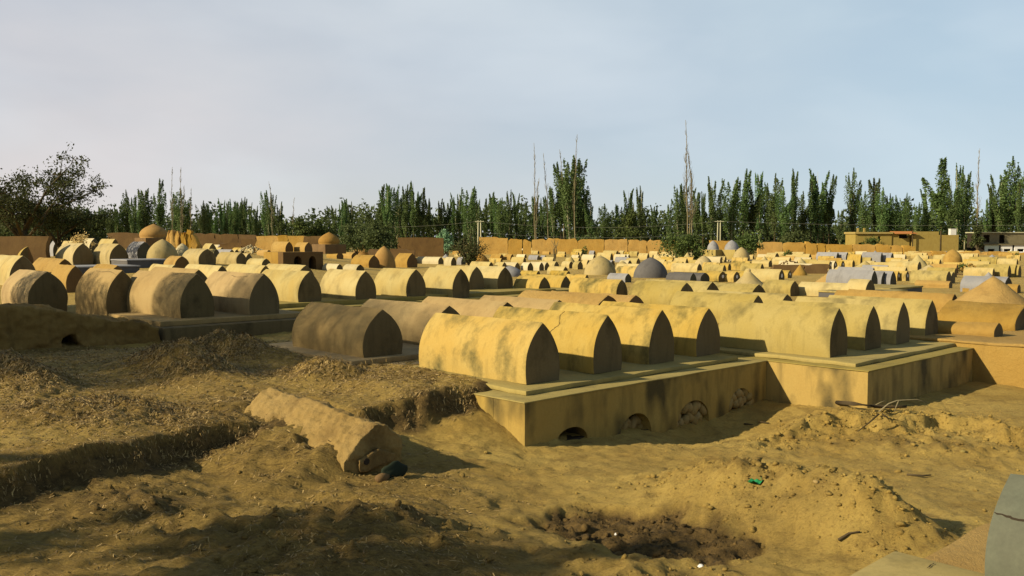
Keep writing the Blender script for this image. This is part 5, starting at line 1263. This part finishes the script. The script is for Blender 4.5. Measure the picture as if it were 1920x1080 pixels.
shade_tree('tall unseen tree added to shade the tan tombs', 15.6, -12.5, 9.6, 2.6, 2.0, 1.2, 60000, .078, 31)
shade_tree('second tall unseen tree added to shade the tan tombs', 19.4, -12.0, 9.4, 2.4, 2.0, 1.2, 58000, .078, 32)
shade_tree('lower unseen tree added to shade the tan tombs at the left', 24.2, -10.5, 6.0, 2.6, 1.7, .8, 44000, .078, 33)
for s, t, H, Wd, sd_, lb in ((5.8, -6.5, 4.5, 2.1, 21, 'broad unseen tree added to shade the near ground'), (8.2, -7.5, 3.7, 1.7, 22, 'second unseen tree added to shade the near ground')):
    A = beside(s, t); A.z = gz(A.x, A.y); spreading('broadleaf_tree', lb, A, H, Wd, 11500, .12, 'bush', sd_, 9, .2, None)  # unseen trees added to dim the near ground

# ------------------------------------------------------------------ labels that single out each of the many tombs and poplars
ORD = ['first', 'second', 'third', 'fourth', 'fifth', 'sixth', 'seventh', 'eighth', 'ninth', 'tenth', 'eleventh', 'twelfth', 'thirteenth', 'fourteenth', 'fifteenth', 'sixteenth', 'seventeenth', 'eighteenth', 'nineteenth', 'twentieth']
BANDS = [(0, 474, 'farthest', [(380, 'little mud dome'), (470, 'long pale ledge'), (610, 'onion dome'), (760, 'brown wall'), (880, 'spiky bush'), (980, 'first wall crack'), (1040, 'dry sapling'), (1098, 'green sapling'), (1177, 'wall crack'), (1286, 'big bush'), (1398, 'second bush'), (1508, 'wall split'), (1641, 'small grey cone'), (1786, 'golden dome'), (1860, 'brick building')]),
         (474, 486, 'far', [(100, 'grey tombs'), (305, 'wide grey dome'), (420, 'long pale ledge'), (570, 'arched mud block'), (720, 'steep mud dome'), (873, 'small grey cone'), (957, 'grey dome'), (1040, 'dry sapling'), (1125, 'large ochre dome'), (1220, 'dark dome'), (1319, 'ochre dome'), (1390, 'white block dome'), (1501, 'pale cone'), (1622, 'flat cone'), (1720, 'tall pale cone'), (1860, 'far grey cone')]),
         (486, 503, 'middle', [(60, 'high brown wall'), (340, 'small mud vault'), (500, 'arched mud block'), (720, 'steep mud dome'), (957, 'grey dome'), (1040, 'dry sapling'), (1125, 'large ochre dome'), (1220, 'dark dome'), (1319, 'ochre dome'), (1404, 'broad grey cone'), (1559, 'golden cone'), (1742, 'flat grey cone'), (1860, 'great mud cone')]),
         (503, 2000, 'nearer', [(785, 'rough little cone'), (1041, 'rough mud pair'), (1220, 'dark dome'), (1404, 'broad grey cone'), (1559, 'golden cone'), (1690, 'grey vault trio'), (1860, 'great mud cone')])]
cells = {}
for o, px, py, d in PENDING:
    for b0, b1, bn, lms in BANDS:
        if b0 <= py < b1: break
    i = max([k for k, (a, _) in enumerate(lms) if a <= px] or [-1])
    cells.setdefault((bn, i, d), []).append((px, py, o, [l[1] for l in lms]))
for (bn, i, d), L_ in cells.items():
    L_.sort(key=lambda q: (q[0], q[1]))
    for k, (px, py, o, l) in enumerate(L_):
        nth = (ORD[k] + ' ') if len(L_) > 1 else 'only '; h = f'{nth}{d} tomb in the {bn} rows'
        if i < 0: t = f'{h}, picture edge to {l[0]}'
        elif i + 1 < len(l): t = f'{h}, {l[i]} to {l[i + 1]}'
        else: t = f'{h}, {l[i]} to picture edge'
        o['label'] = t; o['group'] = f'tombs of the {bn} rows'
cells = {}
for o, px, py in TREES:
    i = max([k for k, (a, _) in enumerate(lm_t) if a <= px] or [-1]); cells.setdefault(i, []).append((px, o))
for i, L_ in cells.items():
    L_.sort(key=lambda q: q[0])
    for k, (px, o) in enumerate(L_):
        a = lm_t[i][1]; b = lm_t[i + 1][1] if i + 1 < len(lm_t) else 'picture edge'
        o['label'] = f'dark green poplar, {ORD[k]} from the {a} towards the {b}'
